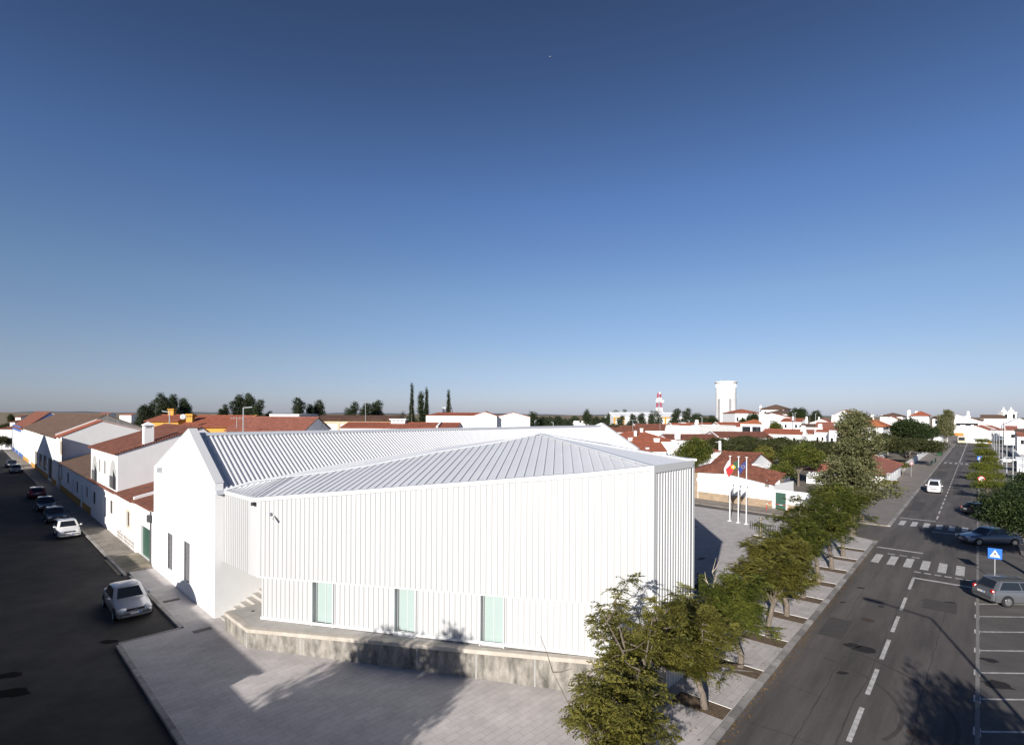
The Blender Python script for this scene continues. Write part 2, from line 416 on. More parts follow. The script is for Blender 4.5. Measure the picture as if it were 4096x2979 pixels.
# house-row pavement
sw = MB()
for a, b_, z in ((13.6, 40, .10), (40, 100, .10), (100, 210, .10)):
    sw.prism([P(a, -1.7, -.02), P(b_, -1.7, -.02), P(b_, 0.1, -.02), P(a, 0.1, -.02)], (0, 0, z + .02))
struct(sw.build('house_row_pavement', M['sidewalk']))
kerb('street_kerb', [P(13.0, -1.88), P(210, -1.88)], 0.18, 0.115)
rm = MB().prism([P(13.6, -1.9, 0.02), P(18.6, -1.9, 0.02), P(18.6, -0.02, 0.02), P(13.6, -0.02, 0.02)], (0, 0, .01))
rm = MB().face([P(13.55, -2.1, 0.02), P(19, -2.1, 0.02), P(18.6, -0.03, 0.32), P(14.2, -0.03, 0.32)])
rm.face([P(13.55, -2.1, 0.02), P(14.2, -0.03, 0.32), P(13.9, -0.03, 0.02)])
struct(rm.build('garage_ramp', mat('worn_concrete_ramp', (0.22, 0.19, 0.14), 0.95, 0.35, 1.5, stretch=(0.5, 3, 1))))
# cross street by the garden wall, and its far pavement
F0, F1 = G(2766, 2009), G(3168, 2070)
WB0, WB1 = G(2777, 1993), G(3064, 2032)           # foot of the garden wall
csd = (CS1 - CS0).normalized()
sheet('cross_street', [CS0 - csd * 60, RP(39, -0.1), RP(46, -0.1), F0 - csd * 60], 0.002, M['asphalt'])
wd = (WB1 - WB0).normalized()
struct(MB().prism([V(p.x, p.y, -.02) for p in (F0 - csd * 60, F1, RP(47, -2), RP(47, -4.5), WB1 + wd * 8.5 , WB0 - wd * 60)], (0, 0, .12)).build('far_pavement', M['sidewalk']))
# pavement along the far road, left and right
struct(MB().prism([RP(46.5, -5.5, -.02), RP(46.5, -.25, -.02), RP(395, -.25, -.02), RP(395, -4.6, -.02)], (0, 0, .13)).build('road_pavement', mat('brown_grey_pavement', (0.20, 0.175, 0.155), 0.95, 0.15, 0.4)))
kerb('road_kerb', [RP(46.5, -0.245), RP(395, -0.245)], 0.3, 0.14)
struct(MB().prism([RP(40, 9.5, -.02), RP(300, 6.95, -.02), RP(300, 20, -.02), RP(30, 16, -.02), RP(30, 13.2, -.02)], (0, 0, .13)).build('median_pavement', mat('dusty_pavement', (0.185, 0.165, 0.15), 0.95, 0.15, 0.4)))
kerb('road_kerb', [RP(66, 6.8), RP(395, 6.8)], 0.2, 0.14)
kerb('gutter', [RP(-32, 6.74), RP(60, 6.74)], 0.14, 0.012, mat('concrete_gutter', (0.20, 0.19, 0.18), 0.9, 0.2, 2))

# road markings
mk = MB()
def strip(p, q, wdt, z=0.006):
    d = (q - p).normalized(); n = V(d.y, -d.x) * wdt / 2
    mk.face([p - n + Z3 * z, q - n + Z3 * z, q + n + Z3 * z, p + n + Z3 * z])
for i in range(-8, 4):
    s0 = 9.75 + 4.2 * i
    if s0 + 2.9 < 23: strip(RP(s0, 3.42), RP(s0 + 2.9, 3.42), 0.17)
strip(RP(23.2, 3.42), RP(26.2, 3.42), 0.17)
for i in range(6): strip(RP(29.4, 0.75 + i * 1.02), RP(32.6, 0.75 + i * 1.02), 0.5)
for i in range(6): strip(RP(48.4, 0.75 + i * 1.02), RP(51.4, 0.75 + i * 1.02), 0.5)
strip(RP(26.5, 3.35), RP(26.5, 6.6), 0.32); strip(RP(35.4, 0.2), RP(35.4, 3.4), 0.34)
strip(RP(46.5, 3.4), RP(46.5, 6.6), 0.34); strip(RP(53.3, 0.2), RP(53.3, 3.4), 0.34)
for i in range(6): strip(RP(28.4, 3.3 + i * 0.58), RP(28.4, 3.7 + i * 0.58), 0.25); 
for i in range(3): strip(RP(33.3, 1.2 + i * 0.8), RP(33.3, 1.7 + i * 0.8), 0.22)
s = 55.0
while s < 146: strip(RP(s, 3.4), RP(s + 2.6, 3.4), 0.15); s += 4.4
strip(RP(151, 3.4), RP(360, 3.4), 0.18)
for s0 in (147, 252, 330):
    for i in range(6): strip(RP(s0, 0.8 + i * 1.02), RP(s0 + 3.2, 0.8 + i * 1.02), 0.5)
strip(RP(152, 0.2), RP(152, 3.4), 0.3); strip(RP(145, 3.4), RP(145, 6.6), 0.3)
for v in (2362, 2415, 2465, 2526, 2601, 2690, 2795, 2925):
    q = G(3908, v); strip(q + V(.15, 0), q + V(6.2, -0.1), 0.11, 0.010)
    strip(q + V(.0, 0) - RD * .35, q + RD * .35, 0.22, 0.010)
struct(mk.build('road_marking', M['mark']))
# oil stains and tar patches on the asphalt
st = MB(); rng = random.Random(3)
def blot(c, r, z=0.004, n=14, asp=1.0):
    st.face([c + V(math.cos(2 * math.pi * k / n) * r * rng.uniform(.6, 1.1) * asp, math.sin(2 * math.pi * k / n) * r * rng.uniform(.6, 1.1), z) for k in range(n)])
for u, v, r in ((3410, 2580, .33), (3455, 2596, .42), (3440, 2350, .2), (3525, 2425, .15), (3370, 2408, .16), (3370, 2690, .2), (3700, 2400, .15), (3960, 2640, .3), (3990, 2740, .5), (3800, 2410, .3)):
    blot(G(u, v), r, 0.012 if u > 3900 else 0.004, asp=1.4)
struct(st.build('road_stain', mat('oil_stain', (0.014, 0.012, 0.011), 0.8)))
st = MB()
for u, v, r in ((40, 2700, .35), (45, 2770, .45), (440, 2565, .3)): blot(G(u, v), r, 0.003, asp=1.8)
struct(st.build('street_stain', mat('wet_patch', (0.009, 0.008, 0.0075), 0.95, spec=.1)))

# cracks, patches, tyre arcs and covers in the road
ck = MB(); rng = random.Random(12)
def crack(p, q, w_, z, wob):
    n = max(4, int((q - p).length / .6)); d = (q - p).normalized(); s_ = V(d.y, -d.x); pts = []; o_ = 0
    for i in range(n + 1):
        o_ += rng.uniform(-1, 1) * wob; o_ *= .9; pts.append(p.lerp(q, i / n) + s_ * o_)
    for a, b in zip(pts[:-1], pts[1:]): strip_to(ck, a, b, w_ * rng.uniform(.5, 1.3), z)
def strip_to(m_, p, q, w_, z):
    d = (q - p).normalized(); n = V(d.y, -d.x) * w_ / 2; e = d * w_ * .3
    m_.face([p - n - e + Z3 * z, q - n + e + Z3 * z, q + n + e + Z3 * z, p + n - e + Z3 * z])
zc = .0025
for d_, s0, s1 in ((1.9, -8, 9), (3.15, -9, 26), (5.1, -4, 20), (1.2, 12, 26), (3.2, 55, 120), (5.4, 54, 84)):
    crack(RP(s0, d_), RP(s1, d_ + .2), .022, zc, .06); zc += .0002
for i in range(9):
    s0 = -7 + i * 4.1 + rng.uniform(-1, 1); crack(RP(s0, .3), RP(s0 + rng.uniform(-.6, .8), rng.choice([3.0, 6.5])), .018, zc, .05); zc += .0001
struct(ck.build('road_crack', mat('tar_crack', (0.036, 0.032, 0.030), .85)))
ty = MB()
for cx, cy, r_, a0, a1 in ((6.5, 6.0, 4.2, .2, 2.0), (6.9, 6.2, 5.6, .3, 1.8), (4.0, -1.5, 5.2, .4, 1.7), (3.2, -3, 6.6, .5, 1.6)):
    pts = [RP(cx - 2.5 + r_ * math.cos(a), cy - 5.5 + r_ * math.sin(a)) for a in np.linspace(a0, a1, 22)]
    pts = [p for p in pts if 0.2 < (p - RO).dot(RN) < 6.5]
    zc += .00015
    if len(pts) > 2:
        ns = [(pts[min(i + 1, len(pts) - 1)] - pts[max(0, i - 1)]).normalized() for i in range(len(pts))]
        ty.grid([[p + V(d.y, -d.x) * .07 * sg + Z3 * zc for p, d in zip(pts, ns)] for sg in (-1, 1)])
struct(ty.build('tyre_mark', mat('rubber_mark', (0.056, 0.050, 0.047), .9, .15, 3)))
pt_ = MB()
for s0, d0, l_, w_ in ((11, .5, 3.2, 1.1), (19.5, 4.3, 2.2, 1.6), (60, .4, 9, 1.3), (80, 4.0, 14, 1.2), (110, .6, 12, 1.6)):
    zc += .0001; pt_.face([RP(s0, d0, zc), RP(s0 + l_, d0, zc), RP(s0 + l_, d0 + w_, zc), RP(s0, d0 + w_, zc)])
struct(pt_.build('road_patch', mat('asphalt_patch', (0.058, 0.053, 0.05), .9, .15, 2.5)))
for i, (s0, d0) in enumerate(((3.5, 5.2), (15.0, 2.2), (40.5, 4.8))):
    g = RP(s0, d0, .0045); mh = tag(MB().disc(g, Z3, .33, 20, .004).build('manhole_cover', M['rust'], loc=g), ['round iron manhole cover in the right lane near the bottom edge', 'round iron manhole cover in the left lane beside the dashes', 'round iron manhole cover at the mouth of the cross street'][i], 'manhole cover')

# ================================================================== the white hall with its metal-clad annex
BLD = thing('community_hall', 'long white building with ribbed metal roof and folded metal-clad annex above concrete terrace', 'building', C0)
EV, RG, KR = 7.18, 10.06, 5.0
LEN = 44.5
COP = 0.34                                        # parapet above the roof sheet
KW = W_HALL
def roofz(k): return EV + (RG - EV) * k / KR if k < KR else RG + (7.1 - RG) * (k - KR) / (KW - KR)
# gable wall with two slit windows
def wall_panel(mb, p, q, z0, z1, opens, breaks=()):
    """front face of a wall from p to q; opens = [(t0,t1,za,zb)] in metres along it; z0,z1 functions of t"""
    d = (q - p); L = d.length; d = d / L
    ts = sorted(set([0, L] + [t for o in opens for t in o[:2]] + list(breaks)))
    for t0, t1 in zip(ts[:-1], ts[1:]):
        tm = (t0 + t1) / 2; seg = [(z0, z1)]
        o = [o for o in opens if o[0] <= tm <= o[1]]
        a, b = p + d * t0, p + d * t1
        def pt(b_, t, z): return V(b_.x, b_.y, z(t) if callable(z) else z)
        zs = [z0] + [x for oo in sorted(o, key=lambda r: r[2]) for x in (oo[2], oo[3])] + [z1]
        for i in range(0, len(zs), 2):
            mb.face([pt(a, t0, zs[i]), pt(b, t1, zs[i]), pt(b, t1, zs[i + 1]), pt(a, t0, zs[i + 1])])
def reveal(mb, p, q, o, depth):
    """jambs, head and sill of an opening going 'depth' (vector) inwards"""
    d = (q - p).normalized(); a = p + d * o[0]; b = p + d * o[1]
    A0, A1, B0, B1 = V(a.x, a.y, o[2]), V(a.x, a.y, o[3]), V(b.x, b.y, o[2]), V(b.x, b.y, o[3])
    for x, y in ((A0, A1), (B1, B0), (A1, B1), (B0, A0)): mb.face([x, y, y + depth, x + depth])
    return A0, B0, B1, A1
gw = MB()
GOPS = []
for (u0, u1, vt, vb) in ((671, 690, 2133, 2280), (736, 759, 2167, 2330)):
    a = ONV(u0, (vt + vb) / 2, C0, CL); b = ONV(u1, (vt + vb) / 2, C0, CL)
    zt = ONV((u0 + u1) / 2, vt, C0, CL).z; zb = ONV((u0 + u1) / 2, vb, C0, CL).z
    ka, kb_ = (a - C0).dot(Bd), (b - C0).dot(Bd)
    GOPS.append((min(ka, kb_), max(ka, kb_), zb, zt))
wall_panel(gw, P(0, 0), P(KW, 0), 0, lambda t: roofz(t) + COP, GOPS, (KR,))
for o in GOPS: reveal(gw, P(0, 0), P(KW, 0), o, Ad * 0.13)
# parapet thickness, top coping
for a0, a1 in ((0, .42), (LEN - .42, LEN)):
    for k0, k1 in ((0, KR), (KR, KW)):
        gw.face([P(k0, a0, roofz(k0) + COP), P(k1, a0, roofz(k1) + COP), P(k1, a1, roofz(k1) + COP), P(k0, a1, roofz(k0) + COP)])
        ai = a1 if a0 == 0 else a0
        gw.face([P(k0, ai, roofz(k0) - .2), P(k1, ai, roofz(k1) - .2), P(k1, ai, roofz(k1) + COP), P(k0, ai, roofz(k0) + COP)])
    for k in (0, KW): gw.face([P(k, a0, 0), P(k, a1, 0), P(k, a1, roofz(k) + COP), P(k, a0, roofz(k) + COP)])
wall_panel(gw, P(0, LEN), P(KW, LEN), 0, lambda t: roofz(t) + COP, [], (KR,))
gw.face([P(0, .42, 0), P(0, LEN - .42, 0), P(0, LEN - .42, EV - .1), P(0, .42, EV - .1)])
gw.face([P(KW, .42, 0), P(KW, LEN - .42, 0), P(KW, LEN - .42, 7.0), P(KW, .42, 7.0)])
gw.build('wall', M['plaster'], BLD)
for a0, a1 in ((-.03, .45), (LEN - .45, LEN + .03)):
    cp = MB()
    for k0, k1 in ((-.03, KR), (KR, KW + .03)):
        za, zb_ = (roofz(max(0, min(KW, k))) + COP + .004 for k in (k0, k1))
        cp.box(P(k0, a0, za), P(k1, a0, zb_) - P(k0, a0, za), Ad * (a1 - a0), Z3 * .035)
    cp.build('coping', M['trim'], BLD)
scr = mat('perforated_grey_screen', (0.05, 0.05, 0.055), 0.6, col2=(0.22, 0.22, 0.235), scale=16)
for o in GOPS:
    f = MB(); wk = o[1] - o[0]; hh = o[3] - o[2]; d = Ad * .125
    f.box(P(o[0], 0, o[2]) + d, Bd * .06, Ad * .03, Z3 * hh); f.box(P(o[0], 0, o[2]) + d, Bd * wk, Ad * .03, Z3 * .06)
    fr = f.build('window', M['trim'], BLD)
    # perforated screen lining the far jamb and the pane behind it
    MB().box(P(o[1] - .03, .004, o[2] + .02), Bd * .025, Ad * .12, Z3 * (hh - .04)).build('screen', scr, fr)
    MB().box(P(o[0] + wk * .42, .09, o[2] + .02), Bd * (wk * .56), Ad * .03, Z3 * (hh - .04)).build('screen', scr, fr)
    MB().face([P(o[0], .128, o[2]), P(o[1], .128, o[2]), P(o[1], .128, o[3]), P(o[0], .128, o[3])]).build('pane', M['shutter'], fr)
# fittings on the gable wall
q = ONV(648, 1880, C0, CL); MB().cbox(q - Ad * .14 - Z3 * .15, .3, .2, .34, ANG_A).build('wall_lamp', M['midgrey'], BLD)
q = ONV(644, 2230, C0, CL); MB().box(q - Ad * .05, Bd * .45, Ad * .05, Z3 * .6).build('wall_plaque', M['flagwhite'], BLD)
# ribbed roof
PIT = 0.27
rr = MB()
def rib_rows(a0, a1):
    pts = []; a = a0
    while a < a1 - PIT:
        pts += [(a, 0), (a + .15, 0), (a + .172, .055), (a + .245, .055), (a + .266, 0)]; a += PIT
    pts.append((a1, 0)); return pts
sl_ = math.hypot(KR, RG - EV); nx, nz_ = (RG - EV) / sl_, KR / sl_
rp = rib_rows(.42, LEN - .42)
rr.grid([[P(-.12, a, roofz(0) - .07) + (Bd * -nx + Z3 * nz_) * h for a, h in rp], [P(KR, a, RG) + (Bd * -nx + Z3 * nz_) * h for a, h in rp]])
rr.grid([[P(KR, a, RG) + Z3 * h for a, h in rp], [P(KW + .1, a, 7.1 - .03) + Z3 * h for a, h in rp]])
rr.build('roof', M['ribroof'], BLD)
rc = MB()
rc.box(P(KR - .28, .42, RG - .09), Bd * .28 + Z3 * .165, Ad * (LEN - .84), Z3 * .03); rc.box(P(KR, .42, RG + .075), Bd * .3 - Z3 * .1, Ad * (LEN - .84), Z3 * .03)
rc.build('ridge_cap', M['greytrim'], BLD)
MB().box(P(-.27, 0.0, EV - .26), Bd * .25, Ad * (LEN), Z3 * .2).build('gutter', M['greytrim'], BLD)

# ---- annex
TL = G(987, 2597)                                  # terrace front, at the bend (foot)
def zt_at(X): return 1.0 + 0.45 * max(0, min(1.25, (X + 12.8) / 15.4))   # terrace floor height
LW0 = V(-12.62, 26.78); LW1 = V(5.5, 21.12)        # lower wall, left and right ends
wdir = (LW1 - LW0).normalized(); wn = V(wdir.y, -wdir.x)   # towards the camera
if wn.y > 0: wn = -wn
UF0 = ONV(1009, 2000, LW0 + wn * .13, LW1 + wn * .13); UF0.z = 0
UF1 = ONV(2612, 1900, LW0 + wn * .13, LW1 + wn * .13); UF1.z = 0
FLt = ONV(1010, 1996, UF0, UF1); FLb = ONV(1010, 2303, UF0, UF1)
FMt = ONV(2333, 1897, UF0, UF1); C1t = ONV(2612, 1868, UF0, UF1); C1b = ONV(2588, 2429, UF0, UF1)
HW0, HW1 = P(0, 0), P(0, LEN)                      # hall long wall line
BK = ONV(896, 1950, HW0 + Bd * -.02, HW1 + Bd * -.02)
BKz_t = 7.05; BKz_b = 3.15
C2 = C1t + V(.69, .724) * 3.62; C2.z = 0
C2t = V(C2.x, C2.y, C1t.z + .02)
APX = AT(2156, 1737, 34.6)
L_up = (UF1 - UF0).length
def ztop(t):
    x = t / L_up; xm = (FMt - UF0).xy.length / L_up
    return FLt.z + (FMt.z - FLt.z) * x / xm if x < xm else FMt.z + (C1t.z - FMt.z) * (x - xm) / (1 - xm)
def zbot(t): return FLb.z + (C1b.z - FLb.z) * t / L_up
RC = 0.45                                          # rounded corner radius
ldir = (V(BK.x, BK.y) - UF0).normalized()          # left side, going back
# corner arc points in plan
pa = UF0 + wdir * RC; pb = UF0 + ldir * RC
arc = [pa * (1 - s) ** 2 + UF0 * 2 * s * (1 - s) + pb * s * s for s in [i / 8 for i in range(9)]]
uc = MB()
xm_t = (FMt - UF0).xy.length
tt = [RC, xm_t, L_up]
row_b = [UF0 + wdir * t + Z3 * zbot(t) for t in tt[::-1]] + [p + Z3 * zbot(RC * .5) for p in arc[1:]] + [V(BK.x, BK.y, BKz_b)]
row_t = [UF0 + wdir * t + Z3 * ztop(t) for t in tt[::-1]] + [p + Z3 * ztop(RC * .5) for p in arc[1:]] + [V(BK.x, BK.y, BKz_t)]
uc.grid([row_b, row_t])
uc.face([V(BK.x, BK.y, BKz_b)] + [p + Z3 * zbot(RC * .5) for p in arc[::-1]] + [UF1 + Z3 * zbot(L_up), V(LW1.x, LW1.y + .2, zbot(L_up)), P(0, 3.5, zbot(0)), ])
uc.build('upper_cladding', M['clad'], BLD)
# standing seams on the upper front
sm = MB(); t = .55
while t < L_up - .1:
    z0, z1 = zbot(t) + .02, ztop(t) - .13
    o = UF0 + wdir * t
    sm.box(o + Z3 * z0, wdir * .014, wn * .022, Z3 * (z1 - z0)); t += .262
ll = (V(BK.x, BK.y) - UF0).length; t = RC + .1; ln = V(-ldir.y, ldir.x)
if ln.dot(wn) < 0 and ln.x > 0: ln = -ln
while t < ll:
    x = t / ll; z0 = zbot(0) + (BKz_b - zbot(0)) * x; z1 = ztop(0) + (BKz_t - ztop(0)) * x - .1
    sm.box(UF0 + ldir * t + Z3 * z0, ldir * .014, ln * .02, Z3 * (z1 - z0)); t += .262
sm.build('upper_seams', M['seam'], BLD)
# top edge trim
tr = MB()
path = [UF0 + wdir * t for t in (L_up, xm_t, RC)] + arc[1:] + [V(BK.x, BK.y)]
zs = [ztop(L_up), ztop(xm_t), ztop(RC)] + [ztop(RC * .5)] * 8 + [BKz_t]
outs = [wn] * 3 + [wn.lerp(ln, i / 8).normalized() for i in range(1, 9)] + [ln]
tr.grid([[p + n * .05 + Z3 * (z - .12) for p, z, n in zip(path, zs, outs)], [p + n * .05 + Z3 * (z + .06) for p, z, n in zip(path, zs, outs)], [p - n * .22 + Z3 * (z + .075) for p, z, n in zip(path, zs, outs)], [p - n * .22 + Z3 * (z - .1) for p, z, n in zip(path, zs, outs)]])
tr.build('edge_trim', M['trim'], BLD)
bt = MB().box(UF0 + wdir * .3 + wn * .01 + Z3 * (zbot(.3) - .05), wdir * (L_up - .6) + Z3 * (zbot(L_up) - zbot(.3)), wn * -.1, Z3 * .06); bt.build('drip_trim', M['trim'], BLD)
# lower wall with three windows
L_lo = (LW1 - LW0).length
def lo_b(t): return zt_at((LW0 + wdir * t).x) + .02
def lo_t(t): return zbot(t) + .15
LOPS = []
for u0, u1, vt, vb in ((1252, 1332, 2325, 2500), (1580, 1661, 2352, 2534), (1923, 2014, 2380, 2582)):
    a = ONV(u0, vb, LW0, LW1); b = ONV(u1, vb, LW0, LW1)
    t0, t1 = (a - LW0).dot(wdir), (b - LW0).dot(wdir)
    LOPS.append((t0, t1, a.z, zbot((t0 + t1) / 2) - .02))
lw = MB(); wall_panel(lw, LW0, LW1, lo_b, lo_t, LOPS)
rec = -wn * .28
for o in LOPS: reveal(lw, LW0, LW1, o, rec)
LB = P(0, 4.2)
lw.face([LW0 + Z3 * 1.0, V(LB.x + .9, LB.y - .8, 1.0), V(LB.x + .9, LB.y - .8, 3.4), LW0 + Z3 * 3.4])
lw.build('lower_cladding', M['clad'], BLD)
edges = [0] + [x for o in LOPS for x in o[:2]] + [L_lo]
for e0, e1 in zip(edges[0::2], edges[1::2]):
    ls = MB(); t = e0 + .12
    while t < e1 - .06:
        ls.box(LW0 + wdir * t + Z3 * (lo_b(t) + .1), wdir * .014, wn * .022, Z3 * (zbot(t) - lo_b(t) - .1)); t += .262
    ls.build('lower_seams', M['seam'], BLD)
pl = MB().box(LW0 - wdir * .02 + wn * .003 + Z3 * (lo_b(0) - .02), wdir * (L_lo - .05) + Z3 * (lo_b(L_lo) - lo_b(0)), wn * .05, Z3 * .13); pl.build('base_trim', M['trim'], BLD)
for o in LOPS:
    f = MB(); p0 = LW0 + wdir * o[0]; ww = o[1] - o[0]; hh = o[3] - o[2]; B_ = p0 + rec * .65 + Z3 * o[2]
    f.box(B_, wdir * .05, rec * .2, Z3 * hh); f.box(B_ + wdir * (ww - .07), wdir * .07, rec * .2, Z3 * hh); f.box(B_, wdir * ww, rec * .2, Z3 * .09); f.box(B_ + Z3 * (hh - .06), wdir * ww, rec * .2, Z3 * .06)
    # outer white frame standing proud of the cladding
    f.box(p0 - wdir * .03 + wn * .004 + Z3 * (o[2] - .06), wdir * (ww + .06), wn * .075, Z3 * .06)
    f.box(p0 + wdir * ww + wn * .004 + Z3 * o[2], wdir * .05, wn * .07, Z3 * hh)
    f.box(p0 - wdir * .05 + wn * .004 + Z3 * o[2], wdir * .05, wn * .07, Z3 * hh)
    fr = f.build('window', M['trim'], BLD)
    c = p0 + rec * .8 + Z3 * o[2]
    MB().face([c, c + wdir * ww, c + wdir * ww + Z3 * hh, c + Z3 * hh]).build('pane', M['greenglass'], fr)
    gk = MB(); c0_ = p0 + rec * .77 + Z3 * (o[2] + .09)
    gk.box(c0_ + wdir * .05, wdir * .035, rec * .02, Z3 * (hh - .15)).box(c0_ + wdir * .085, wdir * (ww - .155), rec * .02, Z3 * .04)
    gk.build('gasket', M['darkgrey'], fr)
    c = p0 + rec * .74 + Z3 * (o[2] + .09)
    MB().box(c + wdir * ww * .5, wdir * .018, rec * .05, Z3 * (hh - .15)).build('glazing_bar', M['shutter'], fr)
# right ribbed face
rd = (C2 - V(C1t.x, C1t.y)).normalized(); rnn = V(rd.y, -rd.x)
if rnn.y > 0: rnn = -rnn
c1 = V(C1t.x, C1t.y); Lr = (C2 - c1).length
rb = MB(); pts = [(0, 0), (.2, 0)]; t = .2; n_r = 14; pr = (Lr - .35) / n_r
for i in range(n_r): pts += [(t + .01, .13), (t + pr * .42, .13), (t + pr * .46, 0.0), (t + pr - .02, 0.0)]; t += pr
pts += [(Lr, 0)]
rb.grid([[c1 + rd * a - rnn * .1 + rnn * h for a, h in pts], [c1 + rd * a - rnn * .1 + rnn * h + Z3 * (C1t.z - .16) for a, h in pts]])
rb.build('side_cladding', M['trim'], BLD)
rt = MB()
rt.box(c1 - wdir * .13 - wn * .02, wdir * .15, wn * .085, Z3 * (C1t.z - .1)); rt.box(c1 + wdir*.02, rd * .12, rnn * .03, Z3 * (C1t.z - .1)); rt.box(c1 + rd * (Lr - .13), rd * .16, rnn * .05, Z3 * (C2t.z - .1))
rt.box(c1 + Z3 * (C1t.z - .24), rd * (Lr + .02), rnn * .05, Z3 * .3)
rt.build('corner_trim', M['trim'], BLD)
# roofs of the annex
hn = (Bd * -nx + Z3 * nz_).normalized(); hp0 = P(0, 0, EV)
def hall_at(u, v): return ONP(u, v, hp0, hn) + hn * .07
ridge = []
for u, v in ((1010, 1927), (1150, 1908), (1300, 1891), (1454, 1867), (1741, 1811), (1988, 1771)):
    ridge.append((u, v))
BKt = V(BK.x, BK.y, BKz_t + .02)
def on_ridge(u):                                   # straight ridge in plan from BK to APX, height follows the photographed line
    d = APX - BKt
    return u
RGP = [BKt]
for u, v in ridge: RGP.append(ONV(u, v, BKt, APX))
RGP.append(APX)
VAL = [P(0.0, .45, EV + .02), P(0.02, 1.6, EV + .0)] + [hall_at(u, v) for u, v in ((1300, 1868), (1454, 1842), (1741, 1794), (1988, 1763))] + [hall_at(2190, 1741)]
inn = -wn * .1
zf = MB()
fr_pts = [UF0 + wdir * t + inn + Z3 * (ztop(t) - .02) for t in np.linspace(.3, L_up, 40)]
# front plane as a fan grid between front edge and ridge
top_pts = []
def poly_at(pts, x):
    # point on polyline by plan X
    for a, b in zip(pts[:-1], pts[1:]):
        if a.x <= x <= b.x: return a.lerp(b, (x - a.x) / (b.x - a.x))
    return pts[-1] if x > pts[-1].x else pts[0]
C1in = UF0 + wdir * L_up + inn + Z3 * (ztop(L_up) - .02)
HIP = RGP + [C1in]
SD = V(.09, 1.0)
def up_from(p):                                    # follow seam direction from front edge to the ridge/hip polyline
    best = None
    for a, b in zip(HIP[:-1], HIP[1:]):
        den = SD.x * (b.y - a.y) - SD.y * (b.x - a.x)
        if abs(den) < 1e-9: continue
        s_ = ((a.x - p.x) * (b.y - a.y) - (a.y - p.y) * (b.x - a.x)) / den
        t_ = ((a.x - p.x) * SD.y - (a.y - p.y) * SD.x) / den
        if -1e-6 <= t_ <= 1 + 1e-6 and s_ > 0: best = a.lerp(b, t_)
    return best
pairs = [(p, up_from(p)) for p in fr_pts]
pairs = [(p, q if q is not None else (BKt if p.x < 0 else C1in)) for p, q in pairs]
zf.grid([[a for a, b in pairs], [b for a, b in pairs]])
q0 = pairs[0][1]
zf.face([pb + Z3 * (ztop(RC * .5) - .03), fr_pts[0], q0] + [p for p in RGP if p.x < q0.x][::-1])
zf.build('front_roof', M['zinc'], BLD)
ss = MB(); t = .32
while t < L_up - .4:
    p = UF0 + wdir * t + inn + Z3 * (ztop(t) - .02); q = up_from(p)
    if q is not None and (q - p).length > .4:
        d = (q - p).normalized(); sd_ = V(d.y, -d.x).normalized()
        ss.box(p - sd_ * .02, sd_ * .026, (q - p) - d * .12, Z3 * .04)
    t += .435
ex = pb + Z3 * (ztop(RC * .5) - .03); t = .25; le = (BKt - ex).length
while t < le - .15:
    p = ex.lerp(BKt, t / le); q = up_from(p)
    if q is not None and (q - p).length > .15:
        d = (q - p).normalized(); sd_ = V(d.y, -d.x).normalized()
        ss.box(p - sd_ * .02, sd_ * .026, (q - p), Z3 * .04)
    t += .36
for f_ in (.0, .4, .8):
    p = ex.lerp(fr_pts[0], f_); q = up_from(p)
    if q is not None:
        d = (q - p).normalized(); sd_ = V(d.y, -d.x).normalized()
        ss.box(p - sd_ * .02, sd_ * .026, (q - p) - d * .1, Z3 * .05)
ss.build('roof_seams', M['zinc'], BLD)
wr = MB()
# strip behind the ridge, down to the hall roof
va = [poly_at(VAL, p.x) if False else None for p in RGP]
N = 24
def resample(pts, n):
    L = [0]
    for a, b in zip(pts[:-1], pts[1:]): L.append(L[-1] + (b - a).length)
    out = []
    for i in range(n):
        s_ = L[-1] * i / (n - 1); j = max(k for k in range(len(L) - 1) if L[k] <= s_ + 1e-9)
        out.append(pts[j].lerp(pts[j + 1], (s_ - L[j]) / max(1e-9, L[j + 1] - L[j])))
    return out
rowR = [ONV(u, v, BKt, APX) for u, v in ridge] + [APX]
rowV = [hall_at(1010, 1926)] + [hall_at(u, v) for u, v in ((1150, 1900), (1300, 1868), (1454, 1842), (1741, 1794), (1988, 1763))] + [hall_at(2190, 1741)]
wr.grid([[BKt] + rowR, [P(-.02, .45, EV - .1)] + rowV])
E_back = P(-.02, LEN - .6, EV - .1)
valR = [hall_at(2190, 1741), hall_at(2300, 1757), hall_at(2430, 1776), E_back]
wr.face([APX, C1in, C2t])
wr.grid([[APX, APX.lerp(C2t, .33), APX.lerp(C2t, .66), C2t], [valR[0], valR[1], valR[2], valR[3]]])
wr.build('side_roof', M['roofwhite'], BLD)
# back-right wall
MB().face([C2, V(E_back.x, E_back.y, 0), E_back, C2t]).build('back_wall', M['clad'], BLD)
hc = MB()
def cap(p, q, w_=.16, h=.07):
    d = (q - p).normalized(); s_ = V(d.y, -d.x).normalized() * w_
    hc.box(p - s_ / 2 + Z3 * .01, s_, q - p, Z3 * h)
for a, b in zip(RGP[:-1], RGP[1:]): cap(a, b)
cap(APX, C1in, .2); cap(APX, C2t, .2)
hc.build('ridge_trim', M['greytrim'], BLD)
hc = MB(); cap(C2t, E_back, .3, .1); hc.build('edge_coping', M['trim'], BLD)
sk0, sk1 = APX.lerp(C1in, .62).lerp(C2t, .52), APX.lerp(C1in, .9).lerp(C2t, .52)
hc = MB(); cap(AT(2533, 1829, 25.5), AT(2603, 1841, 23.6), .1, .04); hc.build('roof_slot', M['beige'], BLD)
